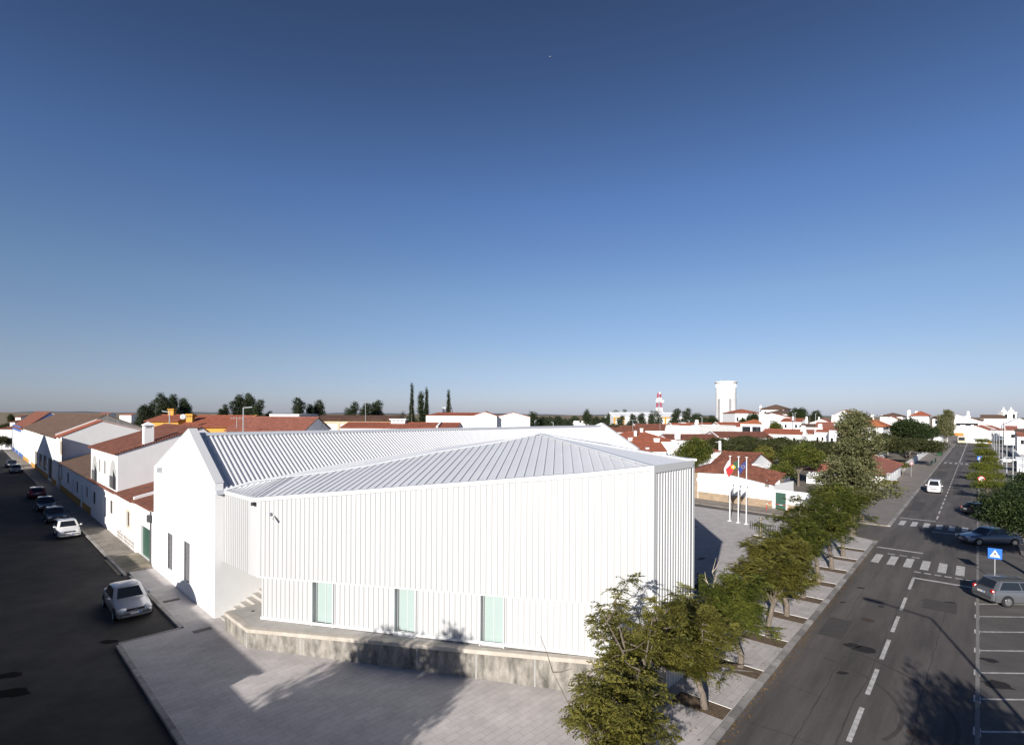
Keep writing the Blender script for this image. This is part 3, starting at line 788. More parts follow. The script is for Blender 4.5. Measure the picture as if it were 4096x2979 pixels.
# floodlight, camera, loudspeaker
q = ONV(1080, 2057, UF0, UF1); MB().box(q + wn * .02, wdir * .14, wn * .2, Z3 * .12).build('junction_box', M['shutter'], BLD)
q = ONV(1098, 2062, UF0, UF1) + wn * .05
MB().tube([q, q + wn * .16 + wdir * .08 - Z3 * .05, q + wn * .38 + wdir * .22 - Z3 * .14], [.03, .055, .06], 8).build('security_camera', M['whitepaint'], BLD)
q = ONV(1014, 2010, UF0, UF1); MB().box(q + wn * .02 - Z3 * .12, wdir * .16, wn * .16, Z3 * .16).build('loudspeaker', M['black'], BLD)

# ================================================================== concrete terrace with steps
TER = thing('concrete_terrace', 'stained concrete terrace with steps under the metal-clad annex', 'terrace', TL)
TE = G(2330, 2780); TE = TL + (TE - TL) * 1.2; TE.z = 0
T0 = G(899, 2524)
tdir = (TE - TL).normalized()
def tz(p): return zt_at(p.x)
foot = [T0, TL, TE]
body = MB()
for a, b in zip(foot[:-1], foot[1:]):
    body.face([V(a.x, a.y, 0), V(b.x, b.y, 0), V(b.x, b.y, tz(b) - .16), V(a.x, a.y, tz(a) - .16)])
T0b = T0 + Ad * 1.6 + Bd * .15
body.face([V(T0b.x, T0b.y, 0), V(T0.x, T0.y, 0), V(T0.x, T0.y, 1.0 - .16), V(T0b.x, T0b.y, 1.0 - .16)])
TEb = TE + V(-wdir.y, wdir.x) * 3
body.face([V(TE.x, TE.y, 0), V(TEb.x, TEb.y, 0), V(TEb.x, TEb.y, tz(TE)), V(TE.x, TE.y, tz(TE))])
body.build('retaining_wall', M['concstain'], TER)
cp = MB(); out = V(tdir.y, -tdir.x); out = out if out.y < 0 else -out
d0 = (TL - T0).normalized(); out0 = V(d0.y, -d0.x); out0 = out0 if out0.x < 0 else -out0
rim = [V(T0.x, T0.y, tz(T0)), V(TL.x, TL.y, tz(TL)), V(TE.x, TE.y, tz(TE))]
no = [out0, (out0 + out).normalized(), out]
cp.grid([[p + n * .015 - Z3 * .17 for p, n in zip(rim, no)], [p + n * .02 - Z3 * .015 for p, n in zip(rim, no)], [p - n * .01 for p, n in zip(rim, no)], [p - n * .3 + Z3 * .004 for p, n in zip(rim, no)]])
cp.build('coping', mat('cream_concrete_coping', (0.36, 0.32, 0.27), 0.9, col2=(0.50, 0.455, 0.39), scale=2.2, detail=8), TER)
fl = MB()
fl.grid([[p - n * .02 - Z3 * .004 for p, n in zip(rim, no)], [V(T0b.x, T0b.y, tz(T0) - .004), V(LW0.x, LW0.y, tz(LW0) - .004) - wn * 1.5 - wdir * .2, V(LW1.x, LW1.y, tz(LW1) - .004) - wn * .5 + wdir * 4]])
fl.build('floor', M['conc'], TER)
mj = mat('pale_mortar_joint', (0.30, 0.295, 0.28), 0.9, 0.1, 3)
for u in (980, 1205, 1430, 1668, 1905, 2140):
    a = ONV(u, 2600, TL, TE)
    if u == 980: a = TL + out * 0
    MB().box(V(a.x, a.y, 0) + out * .004 - tdir * .035, tdir * .07, out * .006, Z3 * (tz(a) - .19)).build('wall_joint', mj, TER)
# steps along the hall wall
stp = MB()
for i in range(11):
    z = .17 * (i + 1)
    stp.box(P(-.03, .28 + i * .34, 0), Ad * .345, Bd * -1.55, Z3 * z)
stp.build('steps', M['conc'], TER)
dr = MB().disc(G(1012, 2443, 1.0) + Z3 * .002, Z3, .09, 10, .01); dr.build('floor_drain', M['black'], TER)
# ================================================================== houses
def house(name, label, cat, p, q, depth, eave, ridge, kind='g', wall='plaster', roof='tilered', kr=0.5, oh=0.3, plinth=None, plinth_h=0.6,
          opens=(), chim=(), parapet=(), group=None, eave2=None, z0=0.0, par_h=0.3, roofparts=True, side=None, verge=None, right_opens=()):
    """p,q: ends of the front at ground level, left to right seen from outside; inwards is away from the viewer.
    kind g: ridge along the front, x: gable to the front, h: hip, s: lean-to rising to the back, f: flat.
    opens: (t0,t1,za,zb,type,frame)  chim: (t,d,w,h,type)"""
    p, q = V(p.x, p.y), V(q.x, q.y)
    d = (q - p); L = d.length; d = d / L; n = V(-d.y, d.x) if side is None else side
    o = thing(name, label, cat, V(p.x, p.y, z0), group)
    eb = eave if eave2 is None else eave2
    def pt(t, a, z): return p + d * t + n * a + Z3 * z
    wb = MB(); mw = M[wall]
    ka = depth * kr
    # front
    ops = [x[:4] for x in opens]
    if kind == 'x': wall_panel(wb, p, q, z0, lambda t: eave + (ridge - eave) * (t / (L * kr) if t < L * kr else (L - t) / (L * (1 - kr))), ops, (L * kr,))
    else: wall_panel(wb, p, q, z0, eave, ops)
    def side_wall(t, ops_=()):
        a, b = pt(t, 0, 0), pt(t, depth, 0)
        if kind == 'g': wall_panel(wb, a, b, z0, lambda x: eave + (ridge - eave) * x / ka if x < ka else ridge + (eb - ridge) * (x - ka) / (depth - ka), ops_, (ka,))
        elif kind == 's': wall_panel(wb, a, b, z0, lambda x: eave + (ridge - eave) * x / depth, ops_)
        else: wall_panel(wb, a, b, z0, eave, ops_)
    side_wall(0); side_wall(L, [x[:4] for x in right_opens])
    if kind == 'x': wall_panel(wb, pt(0, depth, 0), pt(L, depth, 0), z0, lambda t: eave + (ridge - eave) * (t / (L * kr) if t < L * kr else (L - t) / (L * (1 - kr))), [], (L * kr,))
    else: wb.face([pt(0, depth, z0), pt(L, depth, z0), pt(L, depth, ridge if kind == 's' else eb), pt(0, depth, ridge if kind == 's' else eb)])
    if kind == 'f':
        wb.face([pt(0, 0, eave - .25), pt(L, 0, eave - .25), pt(L, depth, eave - .25), pt(0, depth, eave - .25)])
        for a, b in ((pt(0, 0, eave), pt(L, 0, eave)), (pt(0, depth, eave), pt(L, depth, eave)), (pt(0, 0, eave), pt(0, depth, eave)), (pt(L, 0, eave), pt(L, depth, eave))):
            e = (b - a).normalized(); c = V(-e.y, e.x) * .1
            wb.box(a - c + Z3 * .004, b - a, c * 2, Z3 * .06)
    for x in opens: reveal(wb, p, q, x, n * .14)
    for x in right_opens: reveal(wb, pt(L, 0, 0), pt(L, depth, 0), x, -d * .14)
    wb.build('wall', mw, o)
    # roof slabs
    if kind != 'f':
        rb = MB(); th = .12
        def slab(a, b, c, e):                     # a-b eave edge, c-e upper edge (b->c, a->e)
            nn = (b - a).cross(e - a).normalized(); nn = nn if nn.z > 0 else -nn
            T = [x + nn * th for x in (a, b, c, e)]
            rb.face(T)
            for i in range(4): rb.face([(a, b, c, e)[i], (a, b, c, e)[(i + 1) % 4], T[(i + 1) % 4], T[i]])
        vo = oh * .5 if verge is None else verge
        if kind == 'g':
            m1 = (ridge - eave) / ka; m2 = (ridge - eb) / (depth - ka)
            slab(pt(-vo, -oh, eave - oh * m1 + .01), pt(L + vo, -oh, eave - oh * m1 + .01), pt(L + vo, ka, ridge + .01), pt(-vo, ka, ridge + .01))
            slab(pt(L + vo, depth + oh, eb - oh * m2 + .01), pt(-vo, depth + oh, eb - oh * m2 + .01), pt(-vo, ka, ridge + .01), pt(L + vo, ka, ridge + .01))
            rb.tube([pt(-vo, ka, ridge + .12), pt(L + vo, ka, ridge + .12)], .1, 6)
        elif kind == 's':
            m1 = (ridge - eave) / depth
            slab(pt(-vo, -oh, eave - oh * m1 + .01), pt(L + vo, -oh, eave - oh * m1 + .01), pt(L + vo, depth, ridge + .01), pt(-vo, depth, ridge + .01))
        elif kind == 'x':
            m1 = (ridge - eave) / (L * kr); m2 = (ridge - eave) / (L * (1 - kr))
            slab(pt(-oh, depth + vo, eave - oh * m1 + .01), pt(-oh, -vo, eave - oh * m1 + .01), pt(L * kr, -vo, ridge + .01), pt(L * kr, depth + vo, ridge + .01))
            slab(pt(L + oh, -vo, eave - oh * m2 + .01), pt(L + oh, depth + vo, eave - oh * m2 + .01), pt(L * kr, depth + vo, ridge + .01), pt(L * kr, -vo, ridge + .01))
            rb.tube([pt(L * kr, -vo, ridge + .12), pt(L * kr, depth + vo, ridge + .12)], .1, 6)
        elif kind == 'h':
            hb = min(L, depth) / 2; e = eave
            A, B, C, D_ = pt(-oh, -oh, e), pt(L + oh, -oh, e), pt(L + oh, depth + oh, e), pt(-oh, depth + oh, e)
            if L >= depth: r0, r1 = pt(hb * .95, depth / 2, ridge), pt(L - hb * .95, depth / 2, ridge)
            else: r0, r1 = pt(L / 2, hb * .95, ridge), pt(L / 2, depth - hb * .95, ridge)
            if L >= depth: F = [[A, B, r1, r0], [C, D_, r0, r1], [B, C, r1], [D_, A, r0]]
            else: F = [[D_, A, r0, r1], [B, C, r1, r0], [A, B, r0], [C, D_, r1]]
            for f in F: rb.face(f)
            dn = Z3 * .1
            for a, b in ((A, B), (B, C), (C, D_), (D_, A)): rb.face([a, b, b - dn, a - dn])
            rb.face([A - dn, B - dn, C - dn, D_ - dn])
            for a, b in ((r0, r1), (A, r0), (D_, r0 if L >= depth else r1), (B, r1 if L >= depth else r0), (C, r1)):
                if (a - b).length > .3: rb.tube([a + Z3 * .03, b + Z3 * .03], .09, 5)
        rb.build('roof', M[roof], o)
    # raised white verges / party parapets
    for t in parapet:
        if kind == 'g':
            pb_ = MB()
            for a0, za, a1, zb_ in ((-.1, eave, ka, ridge), (ka, ridge, depth + .1, eb)):
                pb_.box(pt(t - .15, a0, za + .02), pt(t - .15, a1, zb_) - pt(t - .15, a0, za), d * .3, Z3 * par_h)
            pb_.build('parapet', M['plaster'], o)
        elif kind == 's':
            MB().box(pt(t - .15, -.1, eave + .02), pt(t - .15, depth, ridge) - pt(t - .15, -.1, eave), d * .3, Z3 * par_h).build('parapet', M['plaster'], o)
        elif kind == 'x':
            MB().box(pt(-.1, t, eave + .02), pt(L * kr, t, ridge) - pt(-.1, t, eave), n * .3, Z3 * par_h).box(pt(L * kr, t, ridge + .02), pt(L + .1, t, eave) - pt(L * kr, t, ridge), n * .3, Z3 * par_h).build('parapet', M['plaster'], o)
    if plinth:
        pb_ = MB(); segs = [0]; doors = sorted([x for x in opens if x[2] < plinth_h * .6])
        t = -.02
        for x in doors: 
            pb_.box(pt(t, -.035, z0), d * (x[0] - t), n * .033, Z3 * plinth_h); t = x[1]
        pb_.box(pt(t, -.035, z0), d * (L + .02 - t), n * .033, Z3 * plinth_h)
        pb_.build('plinth', M[plinth], o)
    openings(o, p, d, n, opens)
    openings(o, pt(L, 0, 0), n, -d, right_opens)
    for c in chim:
        chimney(o, pt(c[0], c[1], 0), c[2], c[3], c[4], c[5] if len(c) > 5 else 'box', math.atan2(d.y, d.x))
    return o
def openings(o, p, d, n, opens):
    for x in opens:
        t0, t1, za, zb, ty = x[:5]; fr = x[5] if len(x) > 5 else None
        b = p + d * t0; ww = t1 - t0; hh = zb - za
        if ty == 'door' or ty == 'greendoor' or ty == 'whitedoor':
            m = {'door': 'brownwood', 'greendoor': 'greendoor', 'whitedoor': 'shutter'}[ty]
            dd = MB().box(b + n * .13 + Z3 * (za + .005), d * ww, n * .05, Z3 * hh)
            for i in range(1, 4): dd.box(b + n * .118 + d * (ww * i / 4) + Z3 * (za + .05), d * .025, n * .012, Z3 * (hh - .1))
            do = dd.build('door', M[m], o)
            MB().ball(b + d * (ww * .85) + n * .1 + Z3 * (za + 1.0), .05, .05, .05, 8, 5).build('handle', M['darkgrey'], do)
        elif ty == 'win':
            f = MB(); c = b + n * .09
            for a in (0, ww - .06): f.box(c + d * a + Z3 * za, d * .06, n * .05, Z3 * hh)
            if ww > .8: f.box(c + d * (ww / 2 - .025) + Z3 * (za + .06), d * .05, n * .05, Z3 * (hh - .12))
            f.box(c + d * .06 + Z3 * za, d * (ww - .12), n * .05, Z3 * .06); f.box(c + d * .06 + Z3 * (zb - .06), d * (ww - .12), n * .05, Z3 * .06)
            fo = f.build('window', M['brownwood' if fr != 'white' else 'trim'], o)
            MB().face([c + n * .03 + Z3 * za, c + n * .03 + d * ww + Z3 * za, c + n * .03 + d * ww + Z3 * zb, c + n * .03 + Z3 * zb]).build('pane', M['darkglass'], fo)
            if fr and fr != 'white':
                s_ = MB()
                for a in (-.14, ww): s_.box(b + d * a - n * .02 + Z3 * za, d * .14, n * .018, Z3 * hh)
                s_.box(b - d * .14 - n * .02 + Z3 * zb, d * (ww + .28), n * .018, Z3 * .14); s_.box(b - d * .14 - n * .02 + Z3 * (za - .14), d * (ww + .28), n * .018, Z3 * .14)
                s_.build('surround', M[fr], fo)
        elif ty == 'shut':
            s_ = MB().box(b + n * .1 + Z3 * za, d * ww, n * .03, Z3 * hh)
            for i in range(1, int(hh / .25)): s_.box(b + n * .092 + Z3 * (za + i * .25), d * ww, n * .008, Z3 * .02)
            s_.build('shutter', M['shutter'], o)
        elif ty == 'dark':
            MB().face([b + n * .13 + Z3 * za, b + n * .13 + d * ww + Z3 * za, b + n * .13 + d * ww + Z3 * zb, b + n * .13 + Z3 * zb]).build('window', M['darkglass'], o)
def chimney(o, base, w_, zb, zt, ty, ang):
    b = MB(); c = V(base.x, base.y, zb); h = zt - zb
    if ty == 'box':                               # square stack with vent slots and a little cap
        b.cbox(c, w_, w_ * .8, h * .78, ang)
        for sx in (-1, -.33, .33, 1):
            for sy in (-1, 1):
                e = V(math.cos(ang), math.sin(ang)) * (w_ * .42 * sx) + V(-math.sin(ang), math.cos(ang)) * (w_ * .33 * sy)
                b.cbox(c + e + Z3 * h * .78, w_ * .14, w_ * .12, h * .12, ang)
        b.cbox(c + Z3 * h * .9, w_ * 1.2, w_, h * .1, ang)
    elif ty == 'taper':                           # broad whitewashed stack drawn in to a rounded top
        rows = []
        for z, sx in ((0, 1), (.35, .92), (.62, .72), (.8, .58), (.86, .66), (.95, .62), (1, .3)):
            a = V(math.cos(ang), math.sin(ang)) * w_ / 2 * sx; e = V(-math.sin(ang), math.cos(ang)) * w_ * .32 * min(1, sx + .15)
            rows.append([c + Z3 * h * z + x for x in (-a - e, a - e, a + e, -a + e)])
        b.grid(rows, True); b.face(rows[-1])
    elif ty == 'cap':                             # slim stack with dark opening and hipped lid
        b.cbox(c, w_, w_, h * .76, ang)
        for sx in (-1, 1):
            for sy in (-1, 1):
                e = V(math.cos(ang), math.sin(ang)) * (w_ * .4 * sx) + V(-math.sin(ang), math.cos(ang)) * (w_ * .4 * sy)
                b.cbox(c + e + Z3 * h * .76, w_ * .2, w_ * .2, h * .1, ang)
        b.cbox(c + Z3 * h * .76, w_ * .5, w_ * .5, h * .1, ang)
        a = V(math.cos(ang), math.sin(ang)) * w_ * .65; e = V(-math.sin(ang), math.cos(ang)) * w_ * .65; t = c + Z3 * h * .86
        R4 = [t - a - e, t + a - e, t + a + e, t - a + e]; b.face(R4[::-1]); top = c + Z3 * h
        for i in range(4): b.face([R4[i], R4[(i + 1) % 4], top])
    elif ty == 'round':                           # bottle-shaped chimney
        b.lathe(c, [(w_ * .5, 0), (w_ * .48, h * .55), (w_ * .36, h * .7), (w_ * .36, h * .82), (w_ * .44, h * .84), (w_ * .3, h * .95), (.02, h)], 12)
    b.build('chimney', M['plaster'], o)

# ---------------- the row along the left street
def row(k0, k1, *a, **kw):                       # front seen from the street: left end is the farther one
    return house(a[0], a[1], a[2], P(k1, 0), P(k0, 0), *a[3:], side=Ad, **kw)
def kfront(u):                                    # distance along the row of a pixel column
    x, _ = ray(u, 1900); B_, A0 = Bd, C0
    return (x * A0.y - A0.x) / (B_.x - x * B_.y)
k_a, k_b, k_c = kfront(539), kfront(470), kfront(364)
def rop(k1, u0, u1, vt, vb, ty, fr=None):         # opening on the row's front, from its pixels
    a = ONV(u0, vb, C0, CL); b = ONV(u1, vb, C0, CL); um = (u0 + u1) / 2
    t0 = k1 - (a - C0).dot(Bd); t1 = k1 - (b - C0).dot(Bd)
    return (t0, t1, max(0.02, ONV(um, vb, C0, CL).z), ONV(um, vt, C0, CL).z, ty, fr)
kk = k_a; g = rop(kk, 563, 601, 2108, 2220, 'greendoor')
h1 = row(W_HALL + .03, k_a, 'low_house', 'low white house with green garage door joined to the gabled white hall', 'house', 9.0, 4.25, 6.3, 's', roof='tilebrown', oh=.25, opens=[(g[0], g[1], .33, g[3], 'greendoor')], parapet=[0.2], verge=0.0)
MB().cbox(P(14.3, -.16, 3.35), .2, .5, .5, ANG_A).tube([P(14.2, -.08, 4.1), P(14.2, -.08, .1)], .05, 6).build('meter_box', M['darkgrey'], h1)
kk = k_b
row(k_a + .02, k_b, 'low_house', 'low white house with rubble stone base and one dark window, beside garage house', 'house', 9.0, 4.1, 6.3, 's', roof='tilebrown', oh=.25, verge=0.0,
    opens=[rop(kk, 507, 518, 2045, 2105, 'win', 'beige'), rop(kk, 476, 485, 2030, 2130, 'whitedoor')], plinth='rubble', plinth_h=.9)
kk = k_c
HS = row(k_b + .02, k_c, 'two_storey_house', 'white two storey house with two arched balconies and tall chimney', 'house', 9.5, 7.64, 9.9, 'g', roof='tilebrown', kr=.72, oh=.3, verge=.1,
    opens=[rop(kk, 439, 450, 2000, 2055, 'win'), rop(kk, 412, 424, 1985, 2065, 'whitedoor'), rop(kk, 371, 381, 1966, 2015, 'win')],
    chim=[(k_c - k_b - .42, 2.4, .78, 8.0, 10.55, 'cap')])
def row_pix(u, v): return ONV(u, v, C0, CL)
for u0, u1, vt, vb in ((369, 388, 1818, 1925), (440, 464, 1838, 1955)):       # arched loggias
    a, b = row_pix(u0, vb), row_pix(u1, vb); zt = row_pix((u0 + u1) / 2, vt).z; zb = (a.z + b.z) / 2; d = V(b.x - a.x, b.y - a.y); ww = d.length; d = d / ww
    c0 = V(a.x, a.y, 0) - Ad * .02; n_ = 8
    P0 = [c0 + Z3 * zb, c0 + d * ww + Z3 * zb] + [c0 + d * (ww / 2 + ww / 2 * math.cos(math.pi * i / n_)) + Z3 * (zt - ww / 2 + ww / 2 * math.sin(math.pi * i / n_)) for i in range(n_ + 1)]
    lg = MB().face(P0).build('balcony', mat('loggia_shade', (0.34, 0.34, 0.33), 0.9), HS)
    rl = MB()
    for i in range(9): rl.box(c0 - Ad * .05 + d * (ww * i / 8.3) + Z3 * (zb + .05), d * .07, Ad * .03, Z3 * 1.05)
    rl.box(c0 - Ad * .06 + Z3 * (zb + 1.1), d * ww, Ad * .05, Z3 * .07); rl.build('railing', M['darkgrey'], lg)
    MB().face([c0 - Ad * .01 + d * (ww * .55) + Z3 * zb, c0 - Ad * .01 + d * (ww * .97) + Z3 * zb, c0 - Ad * .01 + d * (ww * .97) + Z3 * (zt - ww * .55), c0 - Ad * .01 + d * (ww * .55) + Z3 * (zt - ww * .3)]).build('balcony_door', M['darkglass'], lg)
for u0, u1, vt, vb in ((396, 402, 1835, 1884), (417, 423, 1841, 1892)):
    a, b = row_pix(u0, vb), row_pix(u1, vb); d = b - a; d.z = 0
    MB().box(a - Ad * .03, d, Ad * .025, Z3 * (row_pix(u0, vt).z - a.z)).build('slit_window', M['concgable'], HS)
a = row_pix(364, 1921); b = row_pix(468, 1973)
MB().box(P(k_b + .1, -.3, 4.0), Bd * (k_c - k_b - .2), Ad * .32, Z3 * .14).build('ledge', M['tilebrown'], HS)
k_d = 69.0; kk = k_d
row(k_c + .02, k_d, 'low_terrace', 'long low white house with ochre plinth and sagging dark roof, in street shadow', 'house', 9.0, 4.1, 6.6, 's', roof='tiledark', oh=.3, verge=0.0, plinth='ochre', plinth_h=.9,
    opens=[rop(kk, 343, 350, 1945, 1990, 'win'), rop(kk, 322, 330, 1938, 2015, 'whitedoor'), rop(kk, 304, 312, 1926, 1968, 'win'), rop(kk, 287, 294, 1918, 1985, 'whitedoor'), rop(kk, 268, 275, 1890, 1932, 'win'), rop(kk, 238, 248, 1868, 1912, 'win', 'ochre'), rop(kk, 225, 232, 1855, 1935, 'door')])
k_e = 74.0
row(k_d + .02, k_e, 'house_wing', 'narrow white gable-ended house section with red tiles and white parapet', 'house', 11.0, 7.75, 10.0, 'g', roof='tilered', kr=.44, oh=.3, verge=.05, eave2=8.2, parapet=[0.1],
    opens=[rop(k_e, 240, 246, 1768, 1812, 'win', 'yellow')])
k_f = 142.0; kk = k_f
row(k_e + .02, k_f, 'long_house', 'long white house with broad weathered brown roof and bare concrete gable', 'house', 11.5, 7.55, 10.9, 'g', roof='tiledark', kr=.53, oh=.35, eave2=8.6, verge=.05, plinth='ochre', plinth_h=.9,
    opens=[rop(kk, 192, 207, 1832, 1915, 'door'), rop(kk, 173, 186, 1822, 1880, 'win'), rop(kk, 156, 168, 1815, 1868, 'win'), rop(kk, 140, 150, 1808, 1858, 'win', 'ochre'), rop(kk, 115, 125, 1753, 1866, 'whitedoor')])
# the bare gable stands above the narrow section
ge = bpy.data.objects['long_house']
gb = MB(); gd = 11.5; gk = gd * .53
wall_panel(gb, P(k_e - .02, 0), P(k_e - .02, gd), 8.0, lambda x: 7.5 + 3.45 * x / gk if x < gk else 10.95 - 2.3 * (x - gk) / (gd - gk), [], (gk,))
gb.build('gable', M['concgable'], ge)
row(k_f + .05, 185.0, 'blue_gabled_house', 'white house with blue painted gable, blue plinth and red roof at street end', 'house', 13.0, 7.2, 11.3, 'g', wall='plaster', roof='tilebrown', kr=.38, oh=.3, plinth='blue', plinth_h=1.0,
    opens=[(12, 14, 0.1, 5.2, 'whitedoor'), (25, 27, 0.1, 5.6, 'whitedoor')])
bh = bpy.data.objects['blue_gabled_house']
gb = MB(); wall_panel(gb, P(k_f + .02, -.05), P(k_f + .02, 6.0), 6.9, lambda x: 7.25 + 3.9 * x / 4.94 if x < 4.94 else 11.1 - .5 * (x - 4.94), [], (4.94,))
gb.build('blue_gable', M['blue'], bh)
MB().box(P(150, -.06, 6.2), Bd * 34.8, Ad * .05, Z3 * 1.5).build('blue_fascia', M['blue'], bh)

# ---------------- houses on the shaded side of the street (the street's own shadow comes from them)
def opp(k0, k1, name, label, eave, ridge, kind='g', **kw):
    return house(name, label, 'house', P(k0, -13.0), P(k1, -13.0), 9.0, eave, ridge, kind, side=-Ad, group='houses on the shaded side of the street', **kw)
opp(-17.2, -12.4, 'corner_house', 'small low white corner house facing the white hall across street', 4.2, 5.5, roof='tilebrown', oh=.4)
oh_ = opp(-12.38, 14.0, 'street_house', 'white house with curved parapet facing the white hall across street', 4.75, 6.1, roof='tilebrown', oh=.4)
cpz = MB(); cc = P(0.6, -13.02, 4.4); pts = [cc + Bd * 2.3 * math.cos(math.pi * i / 14) + Z3 * 1.45 * math.sin(math.pi * i / 14) for i in range(15)]
cpz.prism(pts, Ad * .35).build('curved_parapet', M['plaster'], oh_)
opp(14.02, 28.4, 'street_house', 'very low white house facing the garage house across street', 4.1, 5.4, roof='tilebrown', oh=.4)
opp(28.42, 72.0, 'street_house', 'tall white house facing the low terrace across street', 8.3, 10.5, roof='tilebrown', oh=.3)
opp(72.02, 103.0, 'gabled_house', 'tall gable-fronted white house facing the long house across street', 7.9, 12.5, 'x', roof='tilebrown', oh=.2)
opp(103.5, 170.0, 'street_house', 'low white house near street end, opposite blue gable', 4.0, 5.4, roof='tilered')

# ---------------- buildings behind the hall and across the town
def fh(name, label, u0, u1, ve, vr, Y, depth, kind, dY=0.0, cat='house', vground=None, **kw):
    """front eave line from pixel columns u0..u1 at height ve, ridge at vr, at distance Y (right end Y+dY)"""
    um = (u0 + u1) / 2
    p = AT(u0, ve, Y)
    if u0 > 2950 and not dY:                      # right part of town keeps to the road's street grid
        q0 = V(p.x, p.y); q = ONV(u1, ve, q0, q0 + RN); dY = q.y - p.y
    else: q = AT(u1, ve, Y + dY)
    e = (p.z + q.z) / 2
    kr = kw.get('kr', .5)
    L_ = (q - p).xy.length
    if 'opens' not in kw and kind in 'gxh' and Y > 100 and L_ > 4 and u0 > 2400 and int(u0) % 3:
        kw['opens'] = wins(L_, max(2, int(L_ / 3.2)), max(.8, e - 2.4), e - 1.1, .75, 'dark')
    rz = AT(um, vr, Y + dY / 2 + (depth * kr if kind in 'g' else depth / 2 if kind == 'h' else depth if kind == 's' else 0)).z if vr else e
    return house(name, label, cat, p, q, depth, e, max(rz, e + .3) if vr else e, kind, **kw)
def wins(L, n, za, zb, w_=.9, ty='win', fr=None): return [(L * (i + .5) / n - w_ / 2, L * (i + .5) / n + w_ / 2, za, zb, ty, fr) for i in range(n)]
# yellow houses
yh = fh('yellow_house', 'yellow house with red tiled roof and yellow chimney, at left behind brown roofs', 585, 713, 1684, 1661, 92, 9, 'g', wall='yellow', roof='tilered', oh=.4, chim=[(1.6, 4.5, 1.0, 10.5, 12.1, 'box')], opens=wins(5.4, 2, 6.3, 7.6))
fh('yellow_house', 'yellow house with white satellite dish on its gable wall', 716, 958, 1707, 1664, 88, 12, 'g', wall='yellow', roof='tilered', oh=.4, parapet=[10.0], chim=[(0.4, 2.5, 1.05, 8.5, 11.2, 'box')])
for o_ in [o for o in bpy.data.objects if o.name.startswith('yellow_house')]:
    for c in o_.children:
        if c.name.startswith(('chimney', 'parapet')): c.data.materials[0] = M['yellow']
fh('tiled_long_roof_house', 'long low house with plain dark red roof behind the hall ridge', 905, 1215, 1722, 1670, 84, 12, 'g', roof='tilepink', oh=.4)
fh('school_building', 'pale building with rusty flat roof edge and row of grey shutters', 1198, 1560, 1678, 1662, 105, 14, 's', wall='beige', roof='rustsheet', oh=.8, cat='building', opens=wins(18, 7, 7.6, 9.4, 2.1, 'shut'))
fh('concrete_building', 'stained white concrete block building beside rusty-roofed school', 1078, 1196, 1657, None, 103, 10, 'f', cat='building', wall='oldplaster')
fh('low_white_building', 'low white building with red roof and raised white roof lights', 1362, 1830, 1712, 1693, 80, 8, 'g', roof='tilered', oh=.2, cat='building', parapet=[14.6], chim=[(8.0, 4.0, 2.2, 9.0, 10.6, 'box')])
fh('gabled_building', 'white building with long blank wall, red roof and plain gable end', 1704, 1892, 1663, 1653, 112, 11, 'g', roof='tilered', oh=.05, cat='building', dY=-3)
fh('gabled_building', 'white building with blank gable and arched doorway, right of two', 1988, 2120, 1668, 1651, 106, 12, 'x', roof='tilered', oh=.05, cat='building')
gb = fh('gabled_building', 'blank white gable beside cypress trees, left of two gables', 1892, 1987, 1664, 1648, 104, 12, 'x', roof='tilered', oh=.05, cat='building')
gb2 = fh('connecting_block', 'white block between the two blank gables with arched brown doorway', 1985, 2032, 1664, None, 108, 5, 'f', cat='building')
c_ = AT(2010, 1712, 107.9); c_.z = 6.5; rr_ = 1.5
MB().prism([c_ + V(-rr_, 0, 0), c_ + V(rr_, 0, 0)] + [c_ + V(rr_ * math.cos(math.pi * i / 8), 0, 1.1 + rr_ * math.sin(math.pi * i / 8)) for i in range(9)], (0, -.1, 0)).build('arched_door', M['brownwood'], gb2)
fh('roof_tower', 'small white rooftop tower beside single cypress', 1770, 1783, 1629, None, 150, 2, 'f', cat='tower')
# sports hall
sh = fh('sports_hall', 'white sports hall with pale arched roof and yellow edging', 2454, 2780, 1668, 1651, 250, 24, 'g', roof='roofwhite', oh=.1, cat='building', kr=.45, parapet=[.3])
tb = MB(); pL = AT(2454, 1668, 249.8); pR = AT(2780, 1668, 249.8)
for u in (2454, 2491, 2658): q = AT(u, 1668, 249.7); tb.box(V(q.x, q.y, 0), V(.9, 0), V(0, .1), Z3 * q.z)
for u0, u1 in ((2454, 2491), (2625, 2680)): a, b = AT(u0, 1668, 249.6), AT(u1, 1668, 249.6); tb.box(a - Z3 * .5, b - a, V(0, .1), Z3 * .6)
tb.build('edging', M['yellow'], sh)
fh('modern_house', 'flat white house with dark window band among far trees', 2290, 2385, 1692, None, 240, 10, 'f', opens=wins(10.7, 3, 7.7, 8.6, 2.6))
